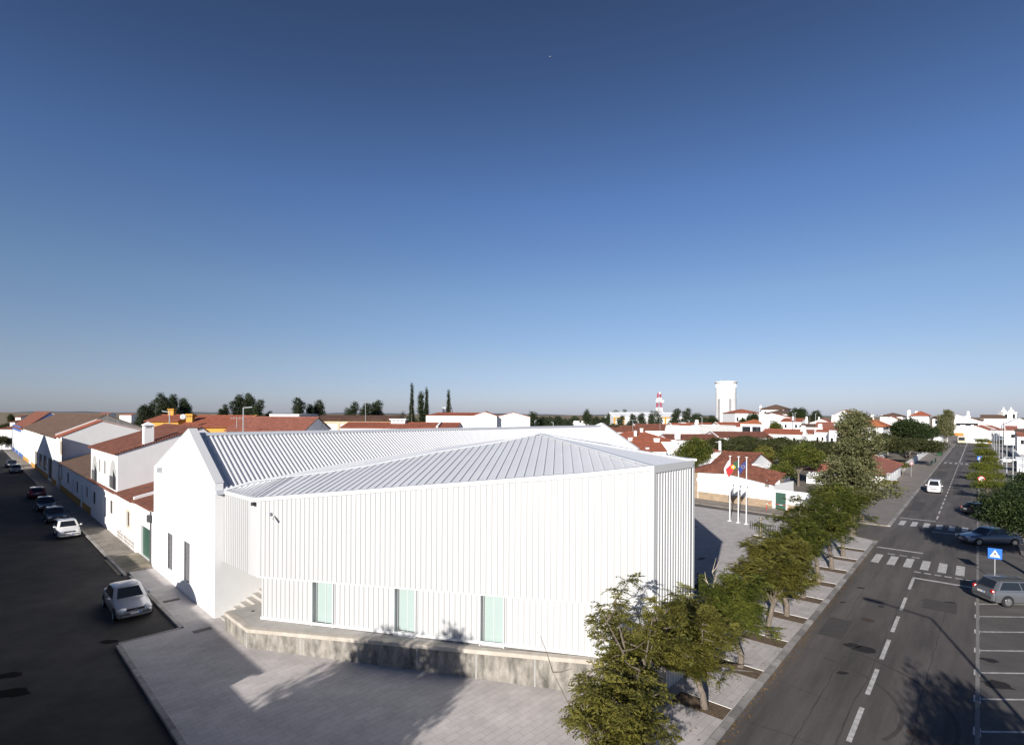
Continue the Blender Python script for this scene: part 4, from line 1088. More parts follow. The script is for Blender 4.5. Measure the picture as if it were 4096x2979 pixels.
# central roofs, far to near
fh('tiled_house', 'brown-red roof with pale stone verge below the sports hall', 2545, 2730, 1721, 1697, 205, 11, 'g', roof='tilebrown', parapet=[.2], opens=wins(17.8, 4, 2.5, 3.9))
fh('tiled_house', 'low brown-red roof left of pale stone verge', 2405, 2580, 1727, 1704, 195, 11, 'g', roof='tilebrown')
fh('blue_verge_house', 'red-roofed house with bright blue verge', 2695, 2778, 1716, 1694, 190, 11, 'g', roof='tilered', parapet=[.2])
bpy.data.objects['blue_verge_house'].children[-1].data.materials[0] = M['blue'] if bpy.data.objects['blue_verge_house'].children[-1].name.startswith('parapet') else M['tilered']
fh('blue_capped_house', 'small white house with blue-capped roof box behind blue verge', 2725, 2745, 1690, None, 215, 4, 'f', wall='plaster')
fh('tiled_house', 'large bright red hipped roof just beyond the hall end', 2440, 2690, 1763, 1727, 142, 13, 'h', roof='tilered', chim=[(7.6, 3.5, .75, 5.0, 7.2, 'cap'), (10.0, 6.5, .75, 6.0, 7.7, 'box')])
fh('tiled_house', 'long brown roof with vented white chimney, right of the bright hipped roof', 2672, 2880, 1759, 1738, 150, 11, 'g', roof='tilebrown', chim=[(2.8, .6, 1.4, 4.0, 6.2, 'box'), (6.2, 6, 1.2, 5.2, 6.9, 'box')])
fh('tiled_house', 'near red roof with two small vented chimneys beyond the hall corner', 2500, 2665, 1803, 1767, 112, 10, 'g', roof='tilered', chim=[(2.3, 5.5, .8, 4.5, 6.4, 'box'), (4.9, .8, .65, 3.0, 4.5, 'box'), (8.0, 5.0, 1.1, 4.6, 6.3, 'box')])
fh('garden_house', 'white blank wall house in front of dark round tree', 2622, 2740, 1776, None, 118, 7, 'f', chim=[(4.6, 2, .9, 4.6, 5.8, 'box')])
fh('flat_roof_house', 'big white flat-roofed block with weathered wall, below the water tower', 2798, 2944, 1703, None, 178, 14, 'f', wall='oldplaster', dY=12)
fh('tiled_house', 'white gable house with red roof at the foot of the water tower', 2878, 2990, 1706, 1690, 200, 10, 'g', roof='tilered', parapet=[.3])
fh('tiled_house', 'long worn red roof with white stepped verge above the dark pine grove', 2870, 3092, 1750, 1728, 160, 12, 'g', roof='tilebrown', parapet=[.2])
fh('tiled_house', 'red roof with dome chimney left of flat white block', 2760, 2860, 1702, 1692, 225, 9, 'g', roof='tilered', chim=[(4.2, 4, 1.9, 6.5, 9.5, 'taper')])
fh('terrace_house', 'white house with small brown roof right of the water tower base', 2790, 2860, 1722, 1712, 185, 8, 'g', roof='tilered', chim=[(1.0, 4, 1.6, 4, 9.3, 'round')])
# right of the tower
fh('big_villa', 'white villa under wide red hipped roof right of water tower', 2940, 3042, 1652, 1637, 270, 16, 'h', roof='tilered', opens=wins(13, 5, 8.5, 10.5, 1.0))
fh('tower_villa', 'tall white villa with brown hipped roof and slim chimney', 3046, 3136, 1636, 1619, 262, 12, 'h', roof='tiledark', oh=.9, chim=[(-1.2, 3, 1.0, 8, 16.8, 'cap')])
fh('villa', 'white villa with low dark hipped roof below the tall villa', 3062, 3156, 1653, 1640, 248, 12, 'h', roof='tiledark', oh=.8)
fh('tiled_house', 'white gable front with red roofs stepping down behind carport roof', 3040, 3170, 1676, 1655, 225, 12, 'x', roof='tilered', kr=.35, parapet=[0.1])
fh('tiled_house', 'red roof with rounded white chimney left of big dark tree', 3122, 3205, 1686, 1674, 205, 10, 'g', roof='tilered', chim=[(3.9, 2, 1.0, 8, 11.2, 'taper'), (8.2, 4, 1.0, 8, 11.2, 'taper')])
fh('carport_house', 'open-fronted white house with orange hipped roof', 2962, 3046, 1694, 1678, 200, 9, 'h', roof='tileorange', opens=[(.6, 3.6, 5.0, 7.3, 'dark'), (4.2, 7.2, 5.0, 7.3, 'dark')], chim=[(5.9, 4, .8, 9, 11.0, 'box')])
fh('white_block_house', 'white box house with outside frame, beside orange hipped roof', 3046, 3080, 1682, None, 195, 7, 'f')
fh('tiled_house', 'long red roof with broad white chimney above pine grove', 3040, 3205, 1735, 1717, 172, 9, 'g', roof='tilered', parapet=[.2], chim=[(12.0, 3, 1.8, 5, 8.4, 'taper')])
fh('tiled_house', 'short brown roof joined to the long red roof', 3206, 3256, 1735, 1719, 172, 9, 'g', roof='tilepink')
fh('windowed_house', 'white house with four small dark windows and arched door behind pines', 3257, 3334, 1727, 1712, 168, 9, 'g', roof='tilered', parapet=[.2], chim=[(1.1, 3, 1.7, 5.5, 8.9, 'taper')], opens=[(.6, 1.2, 3.6, 4.8, 'win'), (2.0, 2.6, 3.6, 4.8, 'win'), (3.1, 3.9, 2.3, 4.9, 'whitedoor'), (4.2, 4.8, 3.6, 4.8, 'win'), (5.3, 5.9, 3.6, 4.8, 'win')])
fh('tiled_house', 'pinkish roof with white right gable behind the windowed house', 3256, 3326, 1708, 1689, 190, 10, 'g', roof='tilepink', parapet=[6.1])
fh('tiled_house', 'dark low roof left of the pinkish roof', 3196, 3256, 1707, 1696, 192, 10, 'g', roof='tiledark')
fh('gable_cottage', 'white cottage gable with faint brown roof above pinkish roof', 3238, 3330, 1692, 1676, 215, 10, 'x', roof='tilepink', chim=[(3.0, 2, .9, 8, 11.1, 'round'), (7.8, 2, .9, 8, 11.8, 'taper')])
fh('tiled_house', 'small white house with dark red roof beside silvery tree', 3316, 3352, 1719, 1705, 160, 9, 'g', roof='tilepink', opens=wins(3, 2, 3.5, 4.8, .7))
fh('gable_house', 'tall white gable house with brown right roof slope on the skyline', 3333, 3426, 1660, 1640, 240, 16, 'x', roof='tilepink', kr=.48, oh=.5)
fh('skyline_house', 'low white house tucked right of skyline gable', 3420, 3456, 1660, None, 236, 8, 'f')
fh('hipped_villa', 'large white villa with orange-red hipped roof and giant white chimney', 3400, 3532, 1704, 1669, 150, 12, 'h', roof='tileorange', oh=.7, chim=[(1.3, -.6, 2.2, 0, 12.3, 'taper'), (4.6, 5, 1.2, 9, 12.0, 'taper')])
fh('skyline_house', 'brown-roofed house on the skyline behind the dark pine tree', 3520, 3610, 1665, 1652, 190, 12, 'h', roof='tiledark', chim=[(.3, 2, .9, 9, 12.0, 'round')])
fh('skyline_house', 'beige gable house right of brown skyline roof', 3528, 3600, 1680, 1666, 175, 9, 'x', roof='tilepink', chim=[(1.8, 1, .9, 8, 10.5, 'taper')])
fh('skyline_villa', 'white villa with red pyramid roof and two white chimneys on the skyline', 3645, 3714, 1662, 1645, 230, 10, 'h', roof='tilered', oh=.6, chim=[(-.9, 2, 1.9, 6, 14.2, 'taper'), (1.4, 5, 1.4, 10, 13.8, 'taper')], right_opens=[(1, 2, 8, 9.4, 'win')])
fh('skyline_house', 'dark-roofed low house beside the tall conifer', 3730, 3790, 1674, 1666, 240, 9, 'g', roof='tiledark')
# garden wall house beyond the plaza
GW0, GW1 = WB0, WB1
gwd = (GW1 - GW0).normalized(); gwn = V(-gwd.y, gwd.x)
GL = 13.8
o = thing('garden_outbuilding', 'white blank-walled outbuilding with brown tiled roof beyond the flagpoles', 'building', GW0)
def gp(t, a, z): return V(GW0.x, GW0.y) + gwd * t + gwn * a + Z3 * z
def topz(t): return ONV(2777, 1885, GW0, GW1).z if t <= 0 else None
zA = ONV(2790, 1886, GW0, GW1); zB = ONV(2912, 1893, GW0, GW1); zC = ONV(3093, 1938, GW0, GW1)
tA, tB, tC = 0.0, (V(zB.x, zB.y) - V(GW0.x, GW0.y)).length, (V(zC.x, zC.y) - V(GW0.x, GW0.y)).length
wb = MB(); wall_panel(wb, gp(0, 0, 0), gp(tC, 0, 0), 0, lambda t: zA.z + (zB.z - zA.z) * t / tB if t < tB else zB.z + (zC.z - zB.z) * (t - tB) / (tC - tB), [], (tB,))
for t, z in ((0, zA.z), (tC, zC.z)): wb.face([gp(t, 0, 0), gp(t, 6, 0), gp(t, 6, z), gp(t, 0, z)])
wb.build('wall', M['plaster'], o)
MB().box(gp(-.35, -.03, 0), gwd * .85, gwn * .3, Z3 * (zA.z - .1)).build('stone_pillar', M['stone'], o)
rb = MB()
pk = tB * .72; zk = zA.z + 1.1
for i in range(26):                                # scalloped tile edge
    t0, t1 = pk * 0, 0
front = [(-.5, zA.z + .05), (tB * .5, (zA.z + zB.z) / 2 + .1), (tB, zB.z + .12), (tC + .3, zC.z + .1)]
backz = [(-.5, zA.z + .25), (tB * .62, zk + .25), (tB + .6, zk - .0), (tC + .5, zC.z + .9)]
rb.grid([[gp(t, -.3, z) for t, z in front], [gp(t, 2.6, z + .35) for t, z in backz]])
rb.grid([[gp(t, -.3, z - .13) for t, z in front], [gp(t, -.3, z) for t, z in front]])
rb.grid([[gp(t, 2.6, z + .35) for t, z in backz], [gp(t, 6.2, z - .4) for t, z in backz]])
rb.build('roof', M['tilebrown'], o)
MB().box(gp(.6, -.05, 0), gwd * (tC - .7), gwn * .045, Z3 * 1.05).build('plinth', M['stone'], o)
vt = MB(); c_ = ONV(3068, 1948, GW0, GW1) - gwn * .02
vt.face([c_ + gwd * -.35, c_ + gwd * .35, c_ + Z3 * 1.0]); vt.build('vent', M['concgable'], o)
# boundary wall with green gate
g0 = tC + .05
o = thing('garden_wall', 'white garden wall with green metal gate and tan stone foot', 'wall', gp(g0, 0, 0))
zg = ONV(3110, 1958, GW0, GW1).z; gA = ONV(3101, 2030, GW0, GW1); gB = ONV(3143, 2036, GW0, GW1)
ta, tb_ = (V(gA.x, gA.y) - V(GW0.x, GW0.y)).length, (V(gB.x, gB.y) - V(GW0.x, GW0.y)).length
wb = MB(); zgt = ONV(3120, 1970, GW0, GW1).z
for t0, t1, z0_ in ((g0, ta, 0), (ta, tb_, zgt), (tb_, g0 + 9.5, 0)): wb.box(gp(t0, 0, z0_), gwd * (t1 - t0), gwn * .25, Z3 * (zg - z0_))
wb.build('wall', M['plaster'], o)
gt = MB().box(gp(ta, .08, .12), gwd * (tb_ - ta), gwn * .06, Z3 * (zgt - .14))
for i in range(1, 4): gt.box(gp(ta + (tb_ - ta) * i / 4, .06, .15), gwd * .04, gwn * .02, Z3 * (zgt - .2))
gt = gt.build('gate', M['greendoor'], o)
MB().ball(gp(tb_ - .2, .03, 1.1), .06, .06, .06, 8, 5).build('handle', M['darkgrey'], gt)
pl_ = MB().box(gp(tb_ + .15, -.05, 0), gwd * 8, gwn * .045, Z3 * .8); pl_.box(gp(g0 - .1, -.052, 0), gwd * (ta - g0 - .2), gwn * .045, Z3 * .9); pl_.build('plinth', M['stone'], o)
# houses in the gardens behind the wall
fh('garden_bungalow', 'bungalow with brown tiled roof and white fascia behind the flags', 2845, 2990, 1862, 1808, 84, 10, 'g', roof='tilebrown', oh=.4, dY=-4)
fh('flat_porch', 'white slab porch roof jutting out right of the flags', 2990, 3052, 1862, None, 78, 5, 'f', dY=2, cat='porch')
fh('patio_wall_house', 'low white patio building behind brown outbuilding roof', 3030, 3118, 1878, None, 82, 6, 'f')
fh('shed', 'small white shed roof peeping from the trees below pine grove', 3018, 3064, 1792, None, 115, 3, 'f', cat='shed')
fh('cottage', 'tiny red-roofed cottage left of pines behind the bungalow', 2838, 2886, 1806, 1796, 105, 6, 's', roof='tilered', chim=[(2.4, 1, .35, 4, 6.3, 'box')])
# long low white house by the road
o = house('roadside_house', 'long low white house with red roof and tiny windows beside the road pavement', 'house', RP(80, -15), RP(80, -4.2), 24, 2.3, 4.6, 'h', roof='tilepink', side=RD, oh=.4,
          right_opens=[(7 + i * 3.6, 7.6 + i * 3.6, 1.0, 1.9, 'win') for i in range(4)])
# white wall along the road, with tall pier
o = thing('roadside_wall', 'long white boundary wall running beside the left road pavement', 'wall', RP(86, -4.9))
wb = MB(); 
for s0, s1, h in ((84, 108, 1.7), (108, 150, 1.5), (150, 205, 1.7), (212, 330, 1.6)): wb.box(RP(s0, -4.9), RD * (s1 - s0), RN * .25, Z3 * h)
wb.build('wall', M['plaster'], o)
wb = MB().box(RP(206, -5.2), RD * 5, RN * -7, Z3 * 7.5); wb.build('pier', M['plaster'], o)
# far end of the road
fe = AT(3822, 1725, 315); 
fh('street_end_house', 'white house with orange plinth closing the end of the road', 3818, 3918, 1704, None, 318, 14, 'f', plinth='orangewall', plinth_h=1.8, opens=[(2.6, 5.0, 3.6, 6.5, 'shut'), (7.4, 8.8, 2.2, 6.6, 'whitedoor'), (11.2, 13.4, 3.4, 6.2, 'win')])
fh('white_hall', 'long white gabled hall rising above the road-end house', 3816, 3944, 1690, 1657, 352, 25, 'x', roof='tilepink', kr=.06, oh=.1, cat='building', opens=[(1.0, 12, 3.0, 7.2, 'dark')])
fh('pediment_building', 'white building with rounded pediment on the skyline above road end', 3852, 3882, 1664, None, 380, 10, 'f', cat='building', chim=[(2.7, 1, 2.4, 8, 15.6, 'round')])
fh('corner_house', 'white corner house right of the road-end house', 3919, 3958, 1706, 1700, 300, 14, 'g', roof='tilepink', opens=wins(5.5, 2, 3.5, 5.2))
fh('roof_block', 'brown roof strip between road-end hall and church', 3905, 3935, 1683, 1676, 370, 10, 'g', roof='tiledark')
# church
ch = fh('church', 'white church with long brown nave roof and twin bell towers', 3922, 4020, 1673, 1659, 420, 16, 'g', roof='tiledark', oh=.4, cat='church', opens=())
for u0, u1 in ((4013, 4036), (4043, 4067)):
    a, b = AT(u0, 1674, 416), AT(u1, 1674, 416); ww = b.x - a.x
    zt = AT(u0, 1650, 416).z; zz = AT(u0, 1637, 416).z
    t_ = MB().box(V(a.x, a.y, 0), V(ww, 0), V(0, ww), Z3 * zt)
    t_.box(V(a.x - .3, a.y - .3, zt - .05), V(ww + .6, 0), V(0, ww + .6), Z3 * .5)
    t_.lathe(V(a.x + ww / 2, a.y + ww / 2, zt + .44), [(ww * .46, 0), (ww * .4, 1.0), (ww * .22, 2.0), (ww * .1, 2.6), (ww * .12, 3.4), (.05, 4.0)], 12)
    t_ = t_.build('bell_tower', M['oldplaster'], ch)
    bo = MB()
    for i in (.3,): bo.prism([V(a.x + ww * i, a.y - .02, zt - 4.6), V(a.x + ww * (1 - i), a.y - .02, zt - 4.6)] + [V(a.x + ww * .5 + ww * .2 * math.cos(math.pi * j / 6), a.y - .02, zt - 1.9 + ww * .2 * math.sin(math.pi * j / 6)) for j in range(7)], V(0, -.05, 0))
    bo.build('belfry_opening', M['black'], t_)
a, b = AT(4036, 1660, 417), AT(4043, 1660, 417)
MB().box(V(a.x, a.y, 0), V(b.x - a.x, 0), V(0, 6), Z3 * a.z).build('facade', M['oldplaster'], ch)
fh('white_hall', 'broad white gable hall below the church towers', 4010, 4150, 1703, 1673, 290, 22, 'x', roof='roofwhite', oh=.1, cat='building', kr=.48)
fh('two_storey_house', 'white two storey house with red roof behind the street lamps', 3952, 4016, 1719, 1702, 225, 9, 'g', roof='tilepink', dY=4, parapet=[5.4], opens=[(2.3, 3.8, 2.9, 4.4, 'win')], plinth='yellow', plinth_h=1.2)
fh('two_storey_house', 'white house with red roof and dark wide window, rightmost by the lamps', 4017, 4070, 1720, 1704, 215, 9, 'g', roof='tilepink', parapet=[.2], opens=[(2.0, 3.6, 3.0, 4.4, 'win')])
fh('low_house', 'low white house with dark awning at right frame edge', 4064, 4140, 1728, 1716, 190, 8, 'g', roof='tiledark')
fh('walled_house', 'white house with brown roof behind lamp heads at right edge', 4070, 4150, 1745, 1731, 160, 8, 'g', roof='tilepink')
# side gardens: walls and sheds at the right edge
o = thing('garden_fence_wall', 'dark-shaded garden wall along the right pavement behind lamp posts', 'wall', RP(70, 14.6))
MB().box(RP(62, 14.6), RD * 150, RN * .25, Z3 * 1.9).build('wall', M['plaster'], o)
for i, (u, v, w_) in enumerate(((4068, 1858, 4.0), (4080, 1895, 3.2))):
    q = G(u, v + 30)
    house('garden_shed', ['white flat shed behind the right garden wall', 'small white shed roof nearest the frame edge, behind right wall'][i], 'shed', q, q + RN * w_, 3, 2.4, 2.9, 's', roof='roofwhite')
# far left edge: cottages in the fields
for u0, u1, ve, vr, Y, kd, lb in ((62, 83, 1668, 1661, 235, 'g', 'tiny white field cottage beside blue gable'), (40, 60, 1688, 1681, 190, 'g', 'small white cottage among dark trees at far left'), (-8, 48, 1716, 1708, 160, 'g', 'low white shed with red roof at left frame edge'), (130, 175, 1656, 1652, 420, 'x', 'pale gable roof on the left horizon')):
    fh('field_cottage', lb, u0, u1, ve, vr, Y, 6, kd, roof='tilebrown' if kd == 'g' else 'roofwhite')
for i, (u0, u1, ve, Y) in enumerate(((388, 432, 1657, 480), (478, 525, 1660, 460), (2228, 2240, 1672, 420), (2500, 2520, 1666, 420))):
    fh('far_house', ['far white house on horizon left of yellow house', 'second far white house on horizon, nearer yellow house', 'white speck of a house above far trees at centre', 'white annexe left of the sports hall'][i], u0, u1, ve, ve - 6, Y, 10, 'g', roof='tilepink')
# towers
WT = AT(2903, 1700, 300); WTX, WTY = WT.x, WT.y
wt = thing('water_tower', 'tall white cylindrical water tower with flat rim', 'tower', V(WTX, WTY))
rr_ = 38.5 / FPX * 300; zt = AT(2903, 1528, 300).z
MB().lathe(V(WTX, WTY, 0), [(rr_ * 1.08, 0), (rr_ * 1.08, 3.5), (rr_ * 1.0, 3.6), (rr_ * 1.0, zt - 4), (rr_ * 1.0, zt - .8)], 40).build('shaft', mat('weathered_tower_white', (0.62, 0.60, 0.58), 0.85, col2=(0.80, 0.80, 0.79), scale=0.5, stretch=(1, 1, .35)), wt, smooth=35)
MB().lathe(V(WTX, WTY, zt - .8), [(rr_ * 1.0, 0), (rr_ * 1.13, .5), (rr_ * 1.13, 1.0), (rr_ * .2, 1.3)], 40).build('rim', M['oldplaster'], wt, smooth=35)
fb = MB()
for k in range(16):
    t = 2 * math.pi * k / 16; fb.cbox(V(WTX + rr_ * .99 * math.cos(t), WTY + rr_ * .99 * math.sin(t), zt - 3.2), .35, .5, 2.3, t)
fb.build('brackets', M['plaster'], wt)
def arc_panel(t0, t1, z0, z1, m, name, dr=.04):
    b = MB(); b.grid([[V(WTX + (rr_ + dr) * math.cos(t0 + (t1 - t0) * i / 6), WTY + (rr_ + dr) * math.sin(t0 + (t1 - t0) * i / 6), z) for i in range(7)] for z in (z0, z1)]); return b.build(name, m, wt)
lat = brick_mat('lattice_screen', (0.55, 0.54, 0.53), (0.50, 0.49, 0.48), (0.12, 0.12, 0.12), 0.55, 0.55, 0.12, uv=True, var=0.05)
for dt in (-.12, 1.05, -1.25): arc_panel(-math.pi / 2 + dt, -math.pi / 2 + dt + .3, 6.0, zt - 9.5, lat, 'lattice_window')
MB().tube([V(WTX - 3, WTY, zt + .3), V(WTX - 3, WTY, zt + 2.6)], .12, 5).build('aerial', M['midgrey'], wt)
mx_ = AT(2636.5, 1660, 285); ms = thing('telecom_mast', 'red and white lattice telecom mast with dishes', 'mast', V(mx_.x, mx_.y))
zt = AT(2636, 1572, 285).z
for i in range(9):
    z0_, z1_ = zt * i / 9, zt * (i + 1) / 9; w0, w1 = 2.2 - 1.5 * i / 9, 2.2 - 1.5 * (i + 1) / 9; b = MB()
    cs0 = [V(mx_.x + sx * w0, mx_.y + sy * w0, z0_) for sx, sy in ((-1, -1), (1, -1), (1, 1), (-1, 1))]; cs1 = [V(mx_.x + sx * w1, mx_.y + sy * w1, z1_) for sx, sy in ((-1, -1), (1, -1), (1, 1), (-1, 1))]
    for j in range(4):
        k = (j + 1) % 4
        b.tube([cs0[j], cs1[j]], .17, 5); b.tube([cs0[j], cs1[k]], .08, 4); b.tube([cs0[k], cs1[j]], .08, 4); b.tube([cs1[j], cs1[k]], .08, 4)
    b.build('mast_section', M['mastred'] if i % 2 == 0 else M['whitepaint'], ms)
for dx, dz, r in ((-1.7, -4.5, .5), (1.8, -4.5, .6), (-1.9, -11, .45), (2.0, -11, .65), (0, -.1, .5)):
    MB().ball(V(mx_.x + dx, mx_.y - 1.2, zt + dz), r, .4, r * 1.2, 10, 6).build('dish', M['whitepaint'], ms)
# ================================================================== trees
def quad_object(name, Vq, m, parent):
    """Vq: (n,4,3) array of leaf quads, in the parent's own space"""
    n = len(Vq); me = bpy.data.meshes.new(name)
    me.vertices.add(n * 4); me.loops.add(n * 4); me.polygons.add(n)
    me.vertices.foreach_set('co', Vq.astype(np.float32).ravel())
    me.loops.foreach_set('vertex_index', np.arange(n * 4, dtype=np.int32))
    me.polygons.foreach_set('loop_start', np.arange(0, n * 4, 4, dtype=np.int32))
    me.polygons.foreach_set('loop_total', np.full(n, 4, dtype=np.int32))
    me.materials.append(m); me.update(calc_edges=True)
    o = bpy.data.objects.new(name, me); COL.objects.link(o); o.parent = parent
    return o
def rnd_dirs(rs, n):
    v = rs.normal(size=(n, 3)); return v / np.linalg.norm(v, axis=1, keepdims=True)
def leaf_quads(c, d, s, L, W):
    """leaves at c (n,3), long axis d, sideways s"""
    L = np.broadcast_to(np.asarray(L, float).reshape(-1, 1), (len(c), 1)); W = np.broadcast_to(np.asarray(W, float).reshape(-1, 1), (len(c), 1))
    return np.stack([c - s * W * .35, c + d * L * .45 - s * W * .5, c + d * L, c + d * L * .45 + s * W * .5], axis=1)
def blob_crown(rs, blobs, per, size, flat=0.0, shell=.45):
    """blobs: (x,y,z,rx,ry,rz); leaves gathered in small sprays towards each blob's outside"""
    out = []
    for b in blobs:
        n = int(per * (b[3] * b[5]) ** .9 / size ** 1.2 * .12) + 20
        nsp = max(6, n // 9)
        u = rnd_dirs(rs, nsp); r = rs.uniform(shell, 1.0, (nsp, 1)) ** .6
        sc = u * r * np.array(b[3:6]) + np.array(b[:3])
        k = rs.integers(0, nsp, n)
        c = sc[k] + rs.normal(size=(n, 3)) * size * np.array([1.0, 1.0, .6])
        d = rnd_dirs(rs, n) + u[k] * .6; d[:, 2] *= (1 - flat); d /= np.linalg.norm(d, axis=1, keepdims=True)
        s = np.cross(d, rnd_dirs(rs, n)); s /= np.linalg.norm(s, axis=1, keepdims=True) + 1e-6
        out.append(leaf_quads(c, d, s, size * rs.uniform(.7, 1.3, n), size * .6 * rs.uniform(.7, 1.2, n)))
    return np.concatenate(out)
def trunk_limbs(rs, h0, r0, ends, lean=(0, 0), m=None):
    b = MB(); top = V(lean[0], lean[1], h0)
    path = [V(0, 0, -.05), V(lean[0] * .15, lean[1] * .15, h0 * .3), V(lean[0] * .55, lean[1] * .55, h0 * .7), top]
    b.tube(path, [r0 * 1.25, r0, r0 * .9, r0 * .75], 8)
    for e in ends:
        e = V(*e); mid = top.lerp(e, .5) + V(*(rs.normal(size=3) * .12 * (e - top).length * .5)) + Z3 * .05
        b.tube([top, mid, e], [r0 * .5, r0 * .3, r0 * .1], 5)
    return b

# ---- feathery street tree (pinnate fronds in tufts on open, twisted limbs)
def feather_tree(name, label, loc, seed, h, rad, tufts, leaf='leafolive', lean=(0, 0), lo=.34, group='street trees along the kerb', bare=0, per=7, zsq=.33, leafl=.115):
    rs = np.random.default_rng(seed)
    t = thing(name, label, 'tree', loc, group)
    h0 = h * lo; r0 = .035 + h * .020
    top = np.array([lean[0], lean[1], h0]); tb = MB()
    tb.tube([V(0, 0, -.05), V(lean[0] * .1 + rs.normal() * .05, lean[1] * .1, h0 * .35), V(lean[0] * .6, lean[1] * .6 + rs.normal() * .05, h0 * .75), V(*top)], [r0 * 1.3, r0, r0 * .92, r0 * .85], 9)
    rad *= 1.16; C = np.array([lean[0] * 1.6, lean[1] * 1.6, h * .63]); RR = np.array([rad, rad, h * (zsq + .05)]); tufts = int(tufts * 1.4)
    cl = []; lb = MB(); nl = 7
    for i in range(nl):
        az = 2 * math.pi * (i + rs.uniform(-.3, .3)) / nl; el = rs.uniform(-.25, .95) if i % 3 else rs.uniform(.8, 1.3)
        e = C + RR * np.array([math.cos(az) * math.cos(el), math.sin(az) * math.cos(el), math.sin(el)]) * rs.uniform(.6, .8)
        mid = top + (e - top) * .5 + rs.normal(size=3) * .18; mid[2] += .1
        lb.tube([V(*top), V(*(top + (mid - top) * .5 + rs.normal(size=3) * .06)), V(*mid), V(*e)], [r0 * .5, r0 * .36, r0 * .26, r0 * .1], 6)
        for j in range(6):
            f = rs.uniform(.35, 1.0); st = mid + (e - mid) * ((f - .4) / .6) if f > .4 else top + (mid - top) * f / .4
            dd = rnd_dirs(rs, 1)[0]; dd[2] = dd[2] * .7 + .15
            ee = st + dd * rad * rs.uniform(.25, .55)
            ee = C + np.clip((ee - C) / RR, -1.05, 1.05) * RR
            m2 = (st + ee) / 2 + rs.normal(size=3) * .08
            lb.tube([V(*st), V(*m2), V(*ee)], [r0 * .2, r0 * .13, r0 * .06], 4, cap=False)
            for q in (m2, ee, ee + rs.normal(size=3) * .22): cl.append(q)
    for i in range(bare):                          # dead limb without leaves
        az = rs.uniform(1.6, 3.4); e = top + np.array([math.cos(az) * rad * .6, math.sin(az) * rad * .6, h * .58]) * rs.uniform(.8, 1.05)
        p = top.copy(); pts = [V(*p)]
        for k in range(4): p = p + (e - top) / 4 + rs.normal(size=3) * .09; pts.append(V(*p))
        bl = MB(); bl.tube(pts, [r0 * .45, r0 * .36, r0 * .26, r0 * .15, r0 * .06], 6)
        for k in range(9):
            a = pts[1 + k % 4]; d1 = V(*(rs.normal(size=3) * .26)) + Z3 * .25; bl.tube([a, a + d1 * .6 + V(*(rs.normal(size=3) * .05)), a + d1 * 1.25], [.02, .014, .006], 4, cap=False)
        o_ = bl.build('dead_limb', M['barkpale' if bare == 2 and seed == 44 else 'bark']); o_.parent = t
    o_ = tb.build('trunk', M['bark']); o_.parent = t
    o_ = lb.build('limbs', M['bark']); o_.parent = t
    cl = np.array(cl)
    while len(cl) < tufts: cl = np.concatenate([cl, cl[rs.integers(0, len(cl), 40)] + rs.normal(size=(40, 3)) * .2])
    cl = cl[:tufts] if len(cl) > tufts else cl
    n = len(cl); K, P_ = per, 8
    az = rs.uniform(0, 2 * math.pi, (n, K)); el = rs.uniform(-.35, .75, (n, K)); FL = rs.uniform(.28, .46, (n, K, 1, 1)) * leafl / .115
    fd = np.stack([np.cos(az) * np.cos(el), np.sin(az) * np.cos(el), np.sin(el)], -1)       # frond direction
    tt = np.linspace(.15, 1, P_).reshape(1, 1, P_, 1)
    pos = cl[:, None, None, :] + fd[:, :, None, :] * FL * tt
    pos[..., 2] -= (FL[..., 0] * tt[..., 0] ** 2) * .38
    sd = np.stack([-np.sin(az), np.cos(az), np.zeros_like(az)], -1)
    Q = []
    for sg in (-1, 1):
        d = sd[:, :, None, :] * sg * .85 + fd[:, :, None, :] * .4 + rs.normal(size=pos.shape) * .18; d[..., 2] -= .25
        d /= np.linalg.norm(d, axis=-1, keepdims=True)
        s_ = np.broadcast_to(fd[:, :, None, :], pos.shape) + rs.normal(size=pos.shape) * .25; s_ = s_ / np.linalg.norm(s_, axis=-1, keepdims=True)
        Q.append(leaf_quads(pos.reshape(-1, 3), d.reshape(-1, 3), s_.reshape(-1, 3), leafl * rs.uniform(.8, 1.2, pos[..., 0].size), leafl * .42))
    quad_object('crown', np.concatenate(Q), M[leaf], t)
    return t
def bedpt(i, inward): 
    return RP(4.05 * i, -inward, ZP)
FT = feather_tree
FT('street_tree', 'big near olive-leaved street tree with bare twigs at the bottom edge', RP(-8.1, -1.0, ZP), 11, 4.2, 1.9, 190, 'leafolive', lean=(.35, .3), lo=.3, bare=2)
FT('street_tree', 'tall open-crowned street tree in front of the white cladding, see-through top', RP(-4.3, -1.25, ZP), 25, 5.6, 1.75, 165, 'leafolive', lean=(-.35, .1), lo=.30, zsq=.36)
FT('street_tree', 'dense street tree right of the see-through one, stout trunk in nearest bare bed', RP(-.1, -1.1, ZP), 31, 4.1, 1.65, 270, 'leafolive', lean=(-.45, .35), lo=.36)
FT('street_tree', 'street tree with tall dead bleached limb rising over the shaded plaza', RP(4.3, -1.2, ZP), 44, 4.3, 1.9, 290, 'leafgreen', lean=(-.3, .2), lo=.34, bare=2)
FT('street_tree', 'broad dark-centred street tree overhanging the kerb, third bed', RP(8.6, -1.2, ZP), 52, 4.4, 2.2, 320, 'leafolive', lean=(.25, .1), lo=.36)
FT('street_tree', 'yellow-tinged street tree in the fourth bed, in front of the dark litter bin', RP(12.4, -1.3, ZP), 63, 4.6, 2.1, 280, 'leafolive', lean=(-.2, .1), lo=.36)
FT('street_tree', 'green street tree with pale trunk just before the near crosswalk beds', RP(16.4, -1.35, ZP), 71, 4.9, 2.1, 300, 'leafgreen', lean=(-.2, .2), lo=.36)
